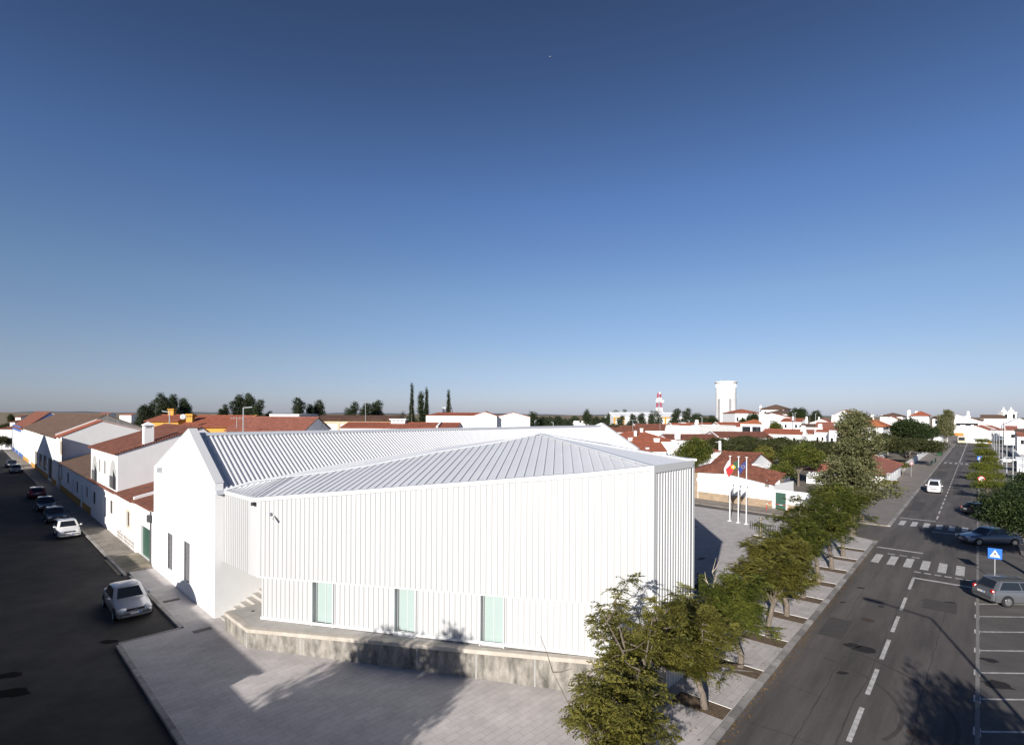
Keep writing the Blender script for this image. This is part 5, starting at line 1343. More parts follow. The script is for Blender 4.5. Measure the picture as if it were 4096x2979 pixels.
FT('street_tree', 'green street tree with forked trunk hiding the bicycle stands', RP(20.6, -1.3, ZP), 83, 5.3, 2.3, 300, 'leafgreen', lean=(-.3, .1), lo=.36)
FT('street_tree', 'leafy street tree below the silvery tree, two beds before the crosswalk', RP(24.7, -1.3, ZP), 97, 5.4, 2.2, 280, 'leafgreen', lean=(-.2, .1), lo=.38)
FT('street_tree', 'last street tree on the plaza, standing beside the near crosswalk', RP(29.2, -1.3, ZP), 101, 5.6, 2.3, 280, 'leafgreen', lean=(-.1, .1), lo=.38)
# soil beds with pale edging
for i in range(-3, 9):
    b = MB(); a0, a1 = RP(4.05 * i - .45, -.3), RP(4.05 * i - .45, -2.3); bw = RD * .95
    b.prism([V(p.x, p.y, ZP - .01) for p in (a0, a0 + bw, a1 + bw, a1)], (0, 0, .018))
    bed = tag(b.build('planting_bed', M['soil']), 'bare brown soil bed beside the kerb, each with one street tree', 'planting bed', 'soil beds along the kerb')
    e = MB().box(a0 + bw + Z3 * (ZP - .01), (a1 - a0), RD * .05, Z3 * .035); e.build('edging', M['edging'], bed)
# silvery tree and the rest of the mid distance
def blob_tree(name, label, loc, seed, h, rad, leaf, size, shape='round', per=900, group=None, trunk=.3, bark='bark', nb=14, flat=0.0, copies=()):
    rs = np.random.default_rng(seed); t = thing(name, label, 'tree', loc, group); B = []
    if shape == 'round':
        for i in range(nb):
            u = rnd_dirs(rs, 1)[0]; u[2] = abs(u[2]) * 1.1 - .25; r = rs.uniform(.3, .7)
            B.append((*(u[:2] * rad * r), h * .62 + u[2] * h * .34 * r * 1.2, rad * rs.uniform(.32, .5), rad * rs.uniform(.32, .5), h * rs.uniform(.13, .2)))
    elif shape == 'layer':                       # tiers of drooping sprays, ragged cone
        for i in range(nb):
            z = .28 + .72 * (i + rs.uniform(-.4, .4)) / nb; w_ = rad * (1.05 - .82 * z) * rs.uniform(.7, 1.2)
            az = rs.uniform(0, 6.28); r = w_ * rs.uniform(.25, .75)
            B.append((r * math.cos(az), r * math.sin(az), h * min(z, .97), max(.25, w_ * .5), max(.25, w_ * .5), h * .055))
    elif shape == 'umbrella':
        for i in range(nb):
            az = rs.uniform(0, 6.28); r = rad * math.sqrt(rs.uniform(0, .8)); zz = h * (.86 - .16 * (r / rad) ** 2) + rs.normal() * h * .03
            B.append((r * math.cos(az), r * math.sin(az), zz - h * trunk * .25, rad * .34, rad * .34, h * (1 - trunk) * .24))
    elif shape == 'column':                      # wind-bent poplar
        for i in range(nb):
            z = .16 + .8 * i / (nb - 1); w_ = rad * (1.1 - abs(z - .5) * 1.15) * rs.uniform(.8, 1.15)
            B.append((rs.normal() * rad * .25 + rad * .45 * z * z, rs.normal() * rad * .25, h * z, w_ * .75, w_ * .75, h * .11))
    elif shape == 'spindle':
        for i in range(nb):
            z = .05 + .93 * i / (nb - 1); w_ = rad * max(.18, min(1, (1.02 - z) * 1.7)) * rs.uniform(.85, 1.1)
            B.append((rs.normal() * rad * .08, rs.normal() * rad * .08, h * z, w_, w_, h * .06))
    elif shape == 'flat':
        for i in range(nb):
            az = rs.uniform(0, 6.28); r = rad * math.sqrt(rs.uniform(0, .7))
            B.append((r * math.cos(az), r * math.sin(az), h * rs.uniform(.66, .86), rad * .36, rad * .36, h * .14))
    ends = [(b[0], b[1], b[2]) for b in B[:: max(1, len(B) // 9)]]
    tb = trunk_limbs(rs, h * trunk, .04 + h * .018, ends)
    o_ = tb.build('trunk', M[bark]); o_.parent = t
    quad_object('crown', blob_crown(rs, B, per, size, flat), M[leaf], t)
    return t
BT = blob_tree
def tree_at(name, label, u, vtop, wpx, Y, leaf, size, shape, zb=0.0, **kw):
    p = AT(u, 1700, Y); h = AT(u, vtop, Y).z; rad = wpx / 2 / FPX * Y
    return BT(name, label, V(p.x, p.y, zb), int(u * 7 + vtop), max(2.0, h - zb), rad, leaf, size, shape, **kw)
rs_ = np.random.default_rng(5)
tree_at('silver_tree', 'tall ragged silvery-leaved tree by the road mouth', 3412, 1655, 420, 50, 'leafsilver', .20, 'layer', nb=50, per=1250, trunk=.22, flat=.4)
tree_at('green_tree', 'deep green tree behind the silvery tree, over the street trees', 3345, 1930, 190, 49, 'leafgreen', .17, 'round', nb=16, per=800, trunk=.35)
tree_at('round_tree', 'dark green round tree between annex corner and flagpoles', 2775, 1752, 185, 86, 'leafgreen', .24, 'round', nb=18, per=800, trunk=.3)
tree_at('round_tree', 'big mid green tree behind the garden wall, left of the silvery tree', 3195, 1770, 180, 86, 'leafgreen', .24, 'round', nb=18, per=800, trunk=.28)
tree_at('round_tree', 'paler loose tree between the porch roof and dark pines', 3060, 1772, 110, 96, 'leafolive', .24, 'round', nb=14, per=650, trunk=.3)
tree_at('round_tree', 'dark green tree right of the white patio building', 3130, 1840, 120, 80, 'leafgreen', .22, 'round', nb=12, per=700, trunk=.25)
for i, (u, vt) in enumerate(((2868, 1745), (2925, 1738), (2990, 1737), (3055, 1738), (3120, 1742), (3185, 1748), (3250, 1752), (3305, 1757), (2960, 1752), (3090, 1752), (2900, 1762), (2945, 1768), (3010, 1764), (3075, 1766), (3140, 1772), (3215, 1768), (3275, 1772), (3325, 1778))):
    tree_at('umbrella_pine', 'flat-topped dark pine in the pine grove before the town roofs', u, vt, 120, 128 + (i % 3) * 5 - (10 if i > 7 else 0) - (8 if i > 9 else 0), 'leafpine', .32, 'umbrella' if i < 10 else 'round', nb=12, per=700, trunk=.38, group='pines of the grove', bark='barkdark')
tree_at('umbrella_pine', 'huge dark green tree crown above the roadside wall', 3640, 1668, 170, 150, 'leafdark', .36, 'round', nb=22, per=800, trunk=.3)
tree_at('umbrella_pine', 'wide olive umbrella pine leaning over the roadside wall', 3625, 1750, 240, 122, 'leafpine', .32, 'umbrella', nb=24, per=900, trunk=.25, bark='barkdark')
tree_at('umbrella_pine', 'dark pine filling behind the wide umbrella pine, towards hipped villa', 3545, 1730, 130, 140, 'leafpine', .34, 'round', nb=16, per=700, trunk=.25, bark='barkdark')
tree_at('grey_conifer', 'broad grey-green conifer where the left pavement ends', 3785, 1642, 100, 235, 'leafsilver', .5, 'layer', nb=26, per=1300, trunk=.15)
tree_at('dark_tree', 'dark tree between big pine and grey conifer', 3730, 1690, 50, 190, 'leafdark', .4, 'round', nb=10, per=600)
for u, vt, w_, Y, lf, lb in ((3191, 1617, 78, 235, 'leafdark', 'tall dark broad tree behind two lamp posts on the skyline'), (3264, 1632, 52, 245, 'leafpoplar', 'grey-green conifer right of dark skyline tree'), (3215, 1665, 40, 215, 'leafdark', 'low dark tree between skyline chimneys'), (3105, 1686, 62, 192, 'leafgreen', 'green tree before the white box house'), (3012, 1648, 60, 240, 'leafdark', 'dark round tree right of the water tower'), (2968, 1668, 36, 230, 'leafdark', 'small dark tree at the water tower foot'), (2850, 1655, 52, 260, 'leafdark', 'dark tree touching the water tower on the left')):
    tree_at('town_tree', lb, u, vt, w_, Y, lf, .42, 'round', nb=12, per=600)
for u, vt, w_, lb in ((2523, 1663, 42, 'first leafy tree before the sports hall from its left end'), (2563, 1661, 44, 'second leafy tree before the sports hall, round topped'), (2604, 1650, 36, 'pointed tree before the sports hall centre'), (2632, 1666, 26, 'small pale tree beside the pointed one before the sports hall'), (2697, 1644, 46, 'tallest tree before the sports hall, right of yellow post'), (2733, 1642, 42, 'pointed tree before the right end of the sports hall'), (2766, 1658, 36, 'rightmost small tree before the sports hall'), (2478, 1668, 30, 'thin airy tree at the left corner of the sports hall')):
    tree_at('hall_tree', lb, u, vt, w_, 232, 'leafpoplar', .42, 'column', nb=11, per=1100, group='trees before the sports hall')
for i, (u, vt, w_, Y) in enumerate(((2130, 1645, 48, 200), (2165, 1651, 44, 205), (2196, 1660, 44, 210), (2230, 1662, 50, 215), (2262, 1668, 40, 205), (2300, 1655, 60, 250), (2350, 1640, 44, 230), (2385, 1655, 40, 225), (2415, 1660, 36, 230), (2438, 1650, 36, 260), (2462, 1632, 46, 270), (2497, 1632, 24, 275), (2541, 1642, 20, 290), (2605, 1637, 18, 290), (2800, 1652, 40, 270), (2822, 1660, 40, 262), (2720, 1640, 30, 300), (2210, 1672, 40, 190), (2275, 1680, 40, 190), (2420, 1682, 40, 200), (2455, 1690, 40, 200))):
    tree_at('horizon_tree', 'grey-green tree in the belt of trees along the centre horizon', u, vt, w_, Y, 'leafpoplar', .45, 'round', nb=10, per=550, group='belt of trees on the horizon')
PN = 'wind-bent dark poplar in the '
for u, vt, w_, g in ((572, 1628, 48, 0), (604, 1607, 24, 0), (645, 1588, 48, 0), (684, 1590, 42, 0), (732, 1606, 54, 0), (893, 1627, 26, 1), (877, 1642, 22, 1), (944, 1590, 48, 1), (984, 1586, 54, 1), (1030, 1610, 38, 1), (1066, 1654, 28, 1), (1190, 1605, 44, 2), (1226, 1627, 34, 2), (1262, 1612, 48, 2), (1400, 1621, 40, 3), (1450, 1625, 50, 3), (1492, 1613, 50, 3)):
    tree_at('poplar', PN + ['clump above the yellow houses', 'clump left of the concrete block', 'clump above the rusty school roof', 'pair of clumps right of the rusty school roof'][g], u, vt, w_ * 1.2, 165 + (u % 5) * 3, 'leafpoplar', .34, 'column', nb=13, per=1300, group='poplars behind the left roofs')
for u, vt, w_, lb in ((1647, 1543, 22, 'tallest slim cypress, leftmost of the cypresses'), (1706, 1556, 20, 'second slim cypress touching the cedar'), (1794, 1567, 23, 'lone cypress above the long white building')):
    tree_at('cypress', lb, u, vt, w_, 140, 'leafcypress', .17, 'spindle', nb=26, per=1900, trunk=.1)
tree_at('cedar', 'ragged dark cedar between the two slim cypresses', 1686, 1572, 44, 140, 'leafcypress', .3, 'layer', nb=26, per=1300, trunk=.1)
for i, (u, vt, w_) in enumerate(((1584, 1643, 18), (1607, 1641, 18), (1628, 1655, 36), (1600, 1668, 60), (1560, 1672, 40), (1660, 1660, 30))):
    tree_at('low_tree', 'low green tree left of the cypresses', u, vt, w_, 150, 'leafdark', .32, 'round', nb=8, per=600, group='low trees by the cypresses')
for i, (u, vt, w_, Y) in enumerate(((45, 1653, 26, 330), (8, 1742, 60, 158), (32, 1748, 48, 162), (-16, 1746, 60, 150), (20, 1688, 50, 215), (4, 1716, 60, 205), (34, 1712, 50, 225), (14, 1735, 60, 195), (46, 1700, 30, 240), (-14, 1740, 60, 190))):
    tree_at('edge_tree', 'dark tree among field cottages at the far left edge', u, vt, w_, Y, 'leafpine', .34, 'round', nb=12, per=700, group='trees at the far left edge')
# clipped little trees down the right pavement
mt = None
for i, (s_, d_) in enumerate(((76, 7.9), (88, 8.0), (103, 8.0), (116, 8.1), (132, 8.2), (152, 8.2), (176, 8.2), (206, 8.2), (244, 8.2), (290, 8.2))):
    lb = 'flat-crowned clipped small tree in the row on the right pavement'
    if mt is None: mt = BT('clipped_tree', lb, RP(s_, d_, .1), 77, 2.9, 2.3, 'leafyellow', .17, 'flat', nb=14, per=700, trunk=.36, flat=.3, group='clipped trees on the right pavement')
    else: dup(mt, RP(s_, d_, .1), i * 1.3, (1, 1, .95 + .1 * (i % 3)))
BT('right_tree', 'dark olive tree at the right frame edge shading the crosswalks', V(37.0, 37.4, .1), 91, 6.9, 4.0, 'leafdark', .16, 'round', nb=34, per=800, trunk=.34)
BT('right_tree', 'second dark tree partly outside the right edge behind blue-grey car', V(50.5, 51.5, .1), 92, 6.4, 3.4, 'leafdark', .2, 'round', nb=16, per=600, trunk=.34)
BT('garden_bush', 'pale olive feathery bush behind the lamp posts', RP(78, 17.5, 0), 93, 4.6, 3.4, 'leafsilver', .24, 'round', nb=14, per=600, trunk=.15)
BT('garden_bush', 'dark shrub under the pale olive bush at the right edge', RP(66, 15.8, 0), 94, 2.8, 2.2, 'leafdark', .22, 'round', nb=10, per=600, trunk=.15)
for i, (s_, d_, r) in enumerate(((76, -4.4, .9), (79, -3.9, 1.0), (82.5, -3.2, .8), (105.5, -4.0, 1.6))):
    BT('roadside_shrub', 'low round shrub at the foot of the roadside house', RP(s_, d_, .1), 120 + i, r * 1.7, r, 'leafolive', .17, 'round', nb=8, per=500, trunk=.1, group='shrubs by the roadside house')
# trees just out of view whose shade lies on the paving and the road
BT('pavement_tree', 'tall tree on the street corner behind the viewpoint, left one', V(-14.2, 2.3), 131, 10.0, 3.6, 'leafgreen', .24, 'round', nb=26, per=620, group='corner trees behind the viewpoint')
BT('pavement_tree', 'tall tree on the street corner behind the viewpoint, right one', V(-11.2, 4.2), 132, 9.2, 2.4, 'leafgreen', .22, 'layer', nb=30, per=1500, group='corner trees behind the viewpoint')
BT('parking_tree', 'tree beside the car park behind the viewpoint', V(9.4, 2.2), 133, 8.6, 2.5, 'leafgreen', .2, 'round', nb=16, per=600)
# ================================================================== cars
PAINT = {'silver': car_paint('silver_car_paint', (0.36, 0.365, 0.395), .55, .3), 'white': car_paint('white_car_paint', (0.74, 0.74, 0.73)), 'black': car_paint('black_car_paint', (0.012, 0.013, 0.016)),
         'navy': car_paint('navy_car_paint', (0.012, 0.018, 0.030)), 'red': car_paint('red_car_paint', (0.20, 0.014, 0.016)), 'grey': car_paint('grey_car_paint', (0.16, 0.165, 0.17), .5), 'bluegrey': car_paint('blue_grey_car_paint', (0.10, 0.125, 0.17), .5), 'steel': car_paint('steel_grey_car_paint', (0.20, 0.21, 0.225), .6),
         'cream': car_paint('cream_bus_paint', (0.52, 0.44, 0.30))}
#        L     W    H    hood  belt  ws0   ws1   rr0   rr1   tail
SPEC = {'sedan': (4.68, 1.74, 1.46, .80, .92, .95, .30, -1.05, -1.62, .98),
        'hatch': (4.13, 1.70, 1.42, .78, .92, .90, .22, -1.35, -1.88, .95),
        'wagon': (4.66, 1.74, 1.50, .80, .94, .95, .30, -1.75, -2.18, .97),
        'van':   (4.12, 1.72, 1.80, .92, 1.02, 1.15, .55, -1.90, -2.02, 1.02)}
def car(label, kind, paint, loc, heading, group='cars', plate_band=True):
    L, W, H, hood, belt, ws0, ws1, rr1, rr0, tail = SPEC[kind]
    loc = V(loc.x, loc.y, loc.z)
    t = thing('parked_car' if kind != 'van' else 'white_van', label, 'car' if kind != 'van' else 'van', V(0, 0, 0), group)
    hw = W / 2; P_ = PAINT[paint]
    nose, rear = L / 2, -L / 2
    xs = [nose, nose - .05, nose - .22, nose - .75, ws0 + .02, ws0 - .35, 0, rr1, rr0, rear + .28, rear + .06, rear]
    zt = [.56, .66, hood - .10, hood, belt - .03, belt, belt + .01, belt + .02, tail, tail - .02, tail - .08, .62]
    ww = [.74, .84, .93, .985, 1, 1, 1, 1, .985, .96, .90, .80]
    zb = [.30, .24, .20, .18, .18, .18, .18, .18, .18, .20, .26, .34]
    rows = []
    for x, z, k, b in zip(xs, zt, ww, zb):
        w_ = hw * k; h_ = z - b
        half = [(w_ * .80, b), (w_ * .97, b + .10 * h_), (w_, b + .45 * h_), (w_ * .985, b + .72 * h_), (w_ * .93, b + .92 * h_), (w_ * .80, z), (w_ * .4, z + .012)]
        rows.append([V(x, y, zz) for y, zz in half] + [V(x, -y, zz) for y, zz in half[::-1]])
    b = MB(); b.grid(rows, True); i0 = 0; n = 14
    b.f.append(list(range(n))); b.f.append(list(range((len(xs) - 1) * n, len(xs) * n))[::-1])
    # cabin
    def ring(zf, inset):
        z = belt - .02 + (H - belt + .02) * zf
        xa = ws0 + (ws1 - ws0) * zf; xd = rr0 + (rr1 - rr0) * zf; y = hw * (.93 - .20 * zf)
        c = .10
        return [V(xa, y - c - .05, z), V(xa - c, y, z), V((xa + xd) / 2, y + .01, z), V(xd + c, y, z), V(xd, y - c - .05, z), V(xd, -(y - c - .05), z), V(xd + c, -y, z), V((xa + xd) / 2, -y - .01, z), V(xa - c, -y, z), V(xa, -(y - c - .05), z)]
    R0, R1 = ring(0, 0), ring(.93, 0)
    R2 = [V(p.x * .96 + .01, p.y * .92, H - .02) for p in ring(1, 0)]; R3 = [V(p.x * .75, p.y * .6, H + .005) for p in ring(1, 0)]
    i0 = len(b.v); b.grid([R0, R1, R2, R3], True); b.f.append([i0 + 30 + k for k in range(10)])
    b.build('body', P_, t, smooth=32)
    def glass(nm, a, c, lo, hi, s0=.06, s1=.94, out=.012, m='darkglass'):
        """panel on the cabin wall between ring corners a and c"""
        q = [R0[a].lerp(R1[a], lo), R0[c].lerp(R1[c], lo), R0[c].lerp(R1[c], hi), R0[a].lerp(R1[a], hi)]
        nn = (q[1] - q[0]).cross(q[3] - q[0]).normalized()
        cen = (q[0] + q[2]) / 2
        if nn.dot(cen - V(0, 0, cen.z)) < 0: nn = -nn
        w = [q[0].lerp(q[1], s0), q[0].lerp(q[1], s1), q[3].lerp(q[2], s1), q[3].lerp(q[2], s0)]
        return MB().prism([p + nn * .002 for p in w], nn * out).build(nm, M[m], t)
    glass('windscreen', 9, 0, .10, .95, .02, .98); glass('rear_window', 4, 5, .14, .93, .04, .96)
    for a, c in ((1, 2), (8, 7)): glass('side_window', a, c, .12, .92, .14, .97)
    if kind != 'van':
        for a, c in ((2, 3), (7, 6)): glass('side_window', a, c, .12, .92, .03, .86 if kind == 'sedan' else .92)
    # lamps, grille, bumpers, plates
    for s in (-1, 1):
        MB().ball(V(nose - .19, s * hw * .66, .655), .19, .22, .10, 10, 6, -s * .35).build('headlight', M['lampglass'], t)
        MB().ball(V(rear + .10, s * hw * .74, .80 if kind != 'wagon' else .86), .10, .14, .13 if kind != 'van' else .26, 8, 6).build('tail_light', M['redlens'], t)
        mi = MB().ball(V(ws0 - .28, s * (hw + .09), belt + .07), .06, .10, .075, 8, 6); mi.build('wing_mirror', P_, t)
    MB().box(V(nose - .05, -.40, .55), V(.04, 0), V(0, .80), Z3 * .16).build('grille', M['black'], t)
    MB().disc(V(nose - .01, 0, .63), V(1, 0, 0), .07, 12, .02).build('badge', M['chrome'], t)
    MB().box(V(nose - .07, -hw * .80, .40), V(.09, 0), V(0, hw * 1.6), Z3 * .07).build('bumper_strip', M['black'] if paint == 'white' else M['darkgrey'], t)
    MB().box(V(rear - .03, -hw * .82, .46), V(.09, 0), V(0, hw * 1.64), Z3 * .08).build('bumper_strip', M['darkgrey'], t)
    for x, zz, nm in ((nose + .022, .42, 1), (rear - .045, .66, -1)):
        pl = MB().box(V(x, -.26, zz), V(.012 * nm, 0), V(0, .52), Z3 * .11).build('number_plate', M['plate'], t)
        MB().box(V(x + .013 * nm, .19 * nm - .035, zz), V(.003 * nm, 0), V(0, .07), Z3 * .11).build('plate_band', M['signblue'], pl)
    for x in (nose - .85, rear + .82):
        for s in (-1, 1):
            y = s * (hw - .07)
            MB().disc(V(x, s * (hw - .015), .33), V(0, s, 0), .365, 18, .022).build('wheel_arch', M['black'], t)
            wl = MB(); wl.tube([V(x, y - .10 * s, .31), V(x, y + .10 * s, .31)], .31, 18); wo = wl.build('wheel', M['tyre'], t, smooth=40)
            rm_ = MB().disc(V(x, y + .098 * s, .31), V(0, s, 0), .205, 16, .012)
            for k in range(5):
                an = 2 * math.pi * k / 5; rm_.box(V(x, y + .112 * s, .31) + V(math.cos(an) * .05 - math.sin(an) * .02, 0, math.sin(an) * .05 + math.cos(an) * .02), V(math.cos(an) * .14, 0, math.sin(an) * .14), V(math.sin(an) * .04, 0, -math.cos(an) * .04), V(0, .01 * s, 0))
            rm_.build('rim', M['chrome'], wo)
    if kind == 'wagon':
        for s in (-1, 1): MB().tube([V(.25, s * hw * .66, H - .01), V(.1, s * hw * .66, H + .05), V(-1.6, s * hw * .66, H + .05), V(-1.75, s * hw * .66, H - .01)], .018, 6).build('roof_rail', M['darkgrey'], t)
    t.location = loc; t.rotation_euler = (0, 0, math.atan2(heading.y, heading.x))
    return t
def park_front(u, v, kind):                       # centre of a car whose front foot is at the pixel, along the left street
    p = G(u, v); k = (p - C0).dot(Bd); return P(k + SPEC[kind][0] / 2, -3.02)
SG = 'cars parked along the left street'
car('silver saloon car with open-eyed headlights parked nose-out by the hall gable', 'sedan', 'silver', park_front(556, 2478, 'sedan'), -Bd, SG)
car('white hatchback parked in shade before the low white houses', 'hatch', 'white', park_front(302, 2152, 'hatch'), -Bd, SG)
car('black car with pale sunshade glare, right behind the white hatchback', 'hatch', 'navy', park_front(226, 2094, 'hatch'), -Bd, SG)
car('black car between the red car and the one with sunshade', 'sedan', 'black', park_front(193, 2046, 'sedan'), -Bd, SG)
car('dark red car seen from behind in the shaded street', 'hatch', 'red', park_front(163, 1994, 'hatch'), Bd, SG)
car('grey car parked near the blue plinth house', 'sedan', 'grey', park_front(62, 1893, 'sedan'), -Bd, SG)
car('dark car at the far left edge, farthest up the street', 'sedan', 'navy', park_front(20, 1872, 'sedan'), -Bd + Ad * .05, SG)
RG_ = 'cars in the car park'
car('grey estate car with roof rails parked beside crossing sign', 'wagon', 'steel', V(31.3, 32.5, .01), V(1, -.04), RG_)
car('blue-grey saloon nosing out beside the crosswalk', 'sedan', 'bluegrey', V(42.9, 47.6, .01), V(-1, .05), RG_)
car('dark car in shade beyond the far crosswalk, rear to the road', 'hatch', 'black', V(54.9, 61.6, .01), V(1, 0), RG_)
car('small white car parked among clipped trees', 'hatch', 'white', RP(158, 11.8, .12), V(-1, .2), RG_)
car('small white van driving towards the viewer on the road', 'van', 'white', RP(81.8, 1.9, .01), -RD, None)
# bus far up the road
bp_ = RP(275, 1.7); bus = thing('minibus', 'cream coach far up the road, coming nearer', 'bus', V(0, 0, 0))
bb = MB()
prof = [(-4.2, .35), (-4.2, 2.9), (-4.0, 3.1), (3.7, 3.1), (4.05, 2.7), (4.2, 1.3), (4.2, .35)]
bb.prism([V(x, -1.2, z) for x, z in prof], V(0, 2.4, 0)); bb.build('body', PAINT['cream'], bus)
MB().face([V(4.22, -1.0, 1.45), V(4.22, 1.0, 1.45), V(4.08, 1.0, 2.75), V(4.08, -1.0, 2.75)]).build('windscreen', M['darkglass'], bus)
for s in (-1, 1):
    MB().box(V(-3.9, s * 1.2, 1.5), V(7.3, 0), V(0, .02 * s), Z3 * 1.1).build('side_window', M['darkglass'], bus)
    MB().ball(V(4.2, s * .9, .75), .06, .16, .12, 8, 5).build('headlight', M['lampglass'], bus)
    for x in (-2.6, 2.6):
        MB().tube([V(x, s * .95, .48), V(x, s * 1.22, .48)], .48, 14).build('wheel', M['tyre'], bus)
MB().box(V(4.2, -1.1, .4), V(.04, 0), V(0, 2.2), Z3 * .2).build('bumper', M['darkgrey'], bus)
bus.location = bp_; bus.rotation_euler = (0, 0, math.atan2(-RD.y, -RD.x))

# ================================================================== street furniture
# flagpoles and flags
def cloth(p0, along, width, drop, sag, wav, n=9, m_=7, t0=0.0, t1=1.0, push=V(0, 0)):
    rows = []
    for j in range(m_ + 1):
        r = []
        for i in range(n + 1):
            x = t0 + (t1 - t0) * i / n; y = j / m_
            p = p0 + along * (width * x * (1 - .25 * y * x)) - Z3 * (drop * y + sag * x ** 1.3) + V(-along.y, along.x) * (wav * math.sin(x * 7 + y * 2)) * x
            r.append(p)
        rows.append(r)
    return MB().grid(rows)
FD = V(-.93, .36).normalized()
pts = [(2919, 2083), (2953, 2090), (2985, 2096)]
for i, (u, v) in enumerate(pts):
    g = G(u, v, ZP)
    fp = thing('flagpole', ['white flagpole with white flag, leftmost of three', 'white flagpole with green and red flag, the middle one', 'white flagpole with blue flag, rightmost of three'][i], 'flagpole', g, 'flagpoles on the plaza')
    MB().tube([g, g + Z3 * 3.5, g + Z3 * 6.9], [.06, .05, .04], 10).build('pole', M['whitepaint'], fp)
    MB().cbox(g, .34, .34, .05, .7).build('base_plate', M['whitepaint'], fp)
    MB().lathe(g + Z3 * 6.88, [(.05, 0), (.15, .06), (.15, .11), (.05, .13)], 10).build('finial', M['whitepaint'], fp)
    top = g + Z3 * 6.55 + FD * .06
    if i == 0:
        f = tag(cloth(top, FD, .55, .9, 1.0, .07).build('flag', M['flagwhite'], loc=top), 'white flag hanging limp from the left pole', 'flag', 'flags on the plaza')
    elif i == 1:
        f = thing('flag', 'green and red flag with yellow armillary crest blowing from the middle pole', 'flag', top, 'flags on the plaza')
        cloth(top, FD, 1.2, .85, .95, .09, t1=.4).build('green_panel', M['flaggreen'], f); cloth(top, FD, 1.2, .85, .95, .09, t0=.4).build('red_panel', M['flagred'], f)
        c_ = top + FD * (1.2 * .4 * .96) - Z3 * (.42 + .28); nn = V(FD.y, -FD.x)
        nn = nn if nn.y < 0 else -nn; c_ = c_ + nn * .05
        ring_ = MB()
        for k in range(20):
            a0, a1 = 2 * math.pi * k / 20, 2 * math.pi * (k + 1) / 20
            def rp_(a, r): return c_ + FD * math.cos(a) * r * .85 + Z3 * math.sin(a) * r * .85
            ring_.face([rp_(a0, .18), rp_(a1, .18), rp_(a1, .25), rp_(a0, .25)])
        ring_.tube([c_ + FD * .2 + Z3 * .1, c_ - FD * .2 - Z3 * .1], .02, 5)
        ring_.build('crest_ring', M['flagyellow'], f)
        sh_ = MB().face([c_ + nn * .01 + FD * x + Z3 * z for x, z in ((-.12, .13), (.12, .13), (.12, -.05), (0, -.16), (-.12, -.05))]); sh_.build('crest_shield', M['flagred'], f)
        sh_ = MB().face([c_ + nn * .02 + FD * x + Z3 * z for x, z in ((-.075, .09), (.075, .09), (.075, -.03), (0, -.1), (-.075, -.03))]); sh_.build('crest_field', M['flagwhite'], f)
    else:
        f = thing('flag', 'blue flag with ring of yellow stars drooping from the right pole', 'flag', top, 'flags on the plaza')
        cloth(top, FD, .75, .7, .75, .08).build('panel', M['flagblue'], f)
        c_ = top + FD * .28 - Z3 * .58; nn = V(FD.y, -FD.x); nn = nn if nn.y < 0 else -nn; c_ = c_ + nn * .1; sb = MB()
        for k in range(12):
            a = 2 * math.pi * k / 12; q = c_ + FD * math.cos(a) * .15 + Z3 * math.sin(a) * .15
            sb.face([q + FD * (r_ * math.cos(b_)) + Z3 * (r_ * math.sin(b_)) for b_, r_ in [(math.pi / 2 + math.pi * j / 5, .035 if j % 2 == 0 else .014) for j in range(10)]])
        sb.build('star_ring', M['flagyellow'], f)
# bicycle stands
bs = None
for i, (x, y) in enumerate(((640, 556), (714, 572), (790, 587), (863, 602), (943, 617), (1018, 632), (1097, 648), (1172, 664))):
    g = G(2850 + x / 4.123, 1980 + y / 4.123, ZP)
    lb = 'dark steel hoop bicycle stand in the row beside the flagpoles'
    if bs is None:
        bs = thing('bicycle_stand', lb, 'bicycle stand', g, 'bicycle stands on the plaza')
        dd = V(.25, .97).normalized(); sdv = V(dd.y, -dd.x)
        MB().tube([g + sdv * -.09, g + sdv * -.09 + Z3 * .74, g + sdv * .09 + Z3 * .74, g + sdv * .09], .032, 6).build('hoop', M['black'], bs)
        MB().tube([g + sdv * -.09 + Z3 * .02, g + sdv * -.2 - dd * .3 + Z3 * .5, g + sdv * .09 + Z3 * .3], .018, 6).build('wheel_holder', M['darkgrey'], bs)
    else: dup(bs, g)
# young staked tree in its planter
q = [G(2850 + x / 4.123, 1980 + y / 4.123, ZP) for x, y in ((630, 692), (672, 657), (910, 706), (862, 742))]
bed = tag(MB().prism([p - Z3 * .01 for p in q], (0, 0, .02)).build('planting_bed', M['soil']), 'brown soil bed with staked sapling on the open plaza', 'planting bed')
MB().box(q[1] + Z3 * .0, q[2] - q[1], V(.02, .1), Z3 * .05).build('edging', M['edging'], bed)
g = G(3037, 2146, ZP); sp = thing('sapling', 'thin bare sapling tied to a pale stake on the plaza', 'tree', g)
MB().tube([g + V(.12, 0), g + V(.13, 0, 1.9)], .045, 6).build('stake', M['barkpale'], sp)
sb = MB().tube([g, g + V(-.02, 0, 1.2), g + V(.02, .02, 2.6)], [.022, .016, .006], 5); rr2 = random.Random(4)
for k in range(14):
    z = .7 + k * .13; a = rr2.uniform(0, 6.28); sb.tube([g + Z3 * z, g + V(math.cos(a) * .28, math.sin(a) * .28, z + .35)], [.008, .003], 4, cap=False)
sb.build('trunk', M['bark'], sp)
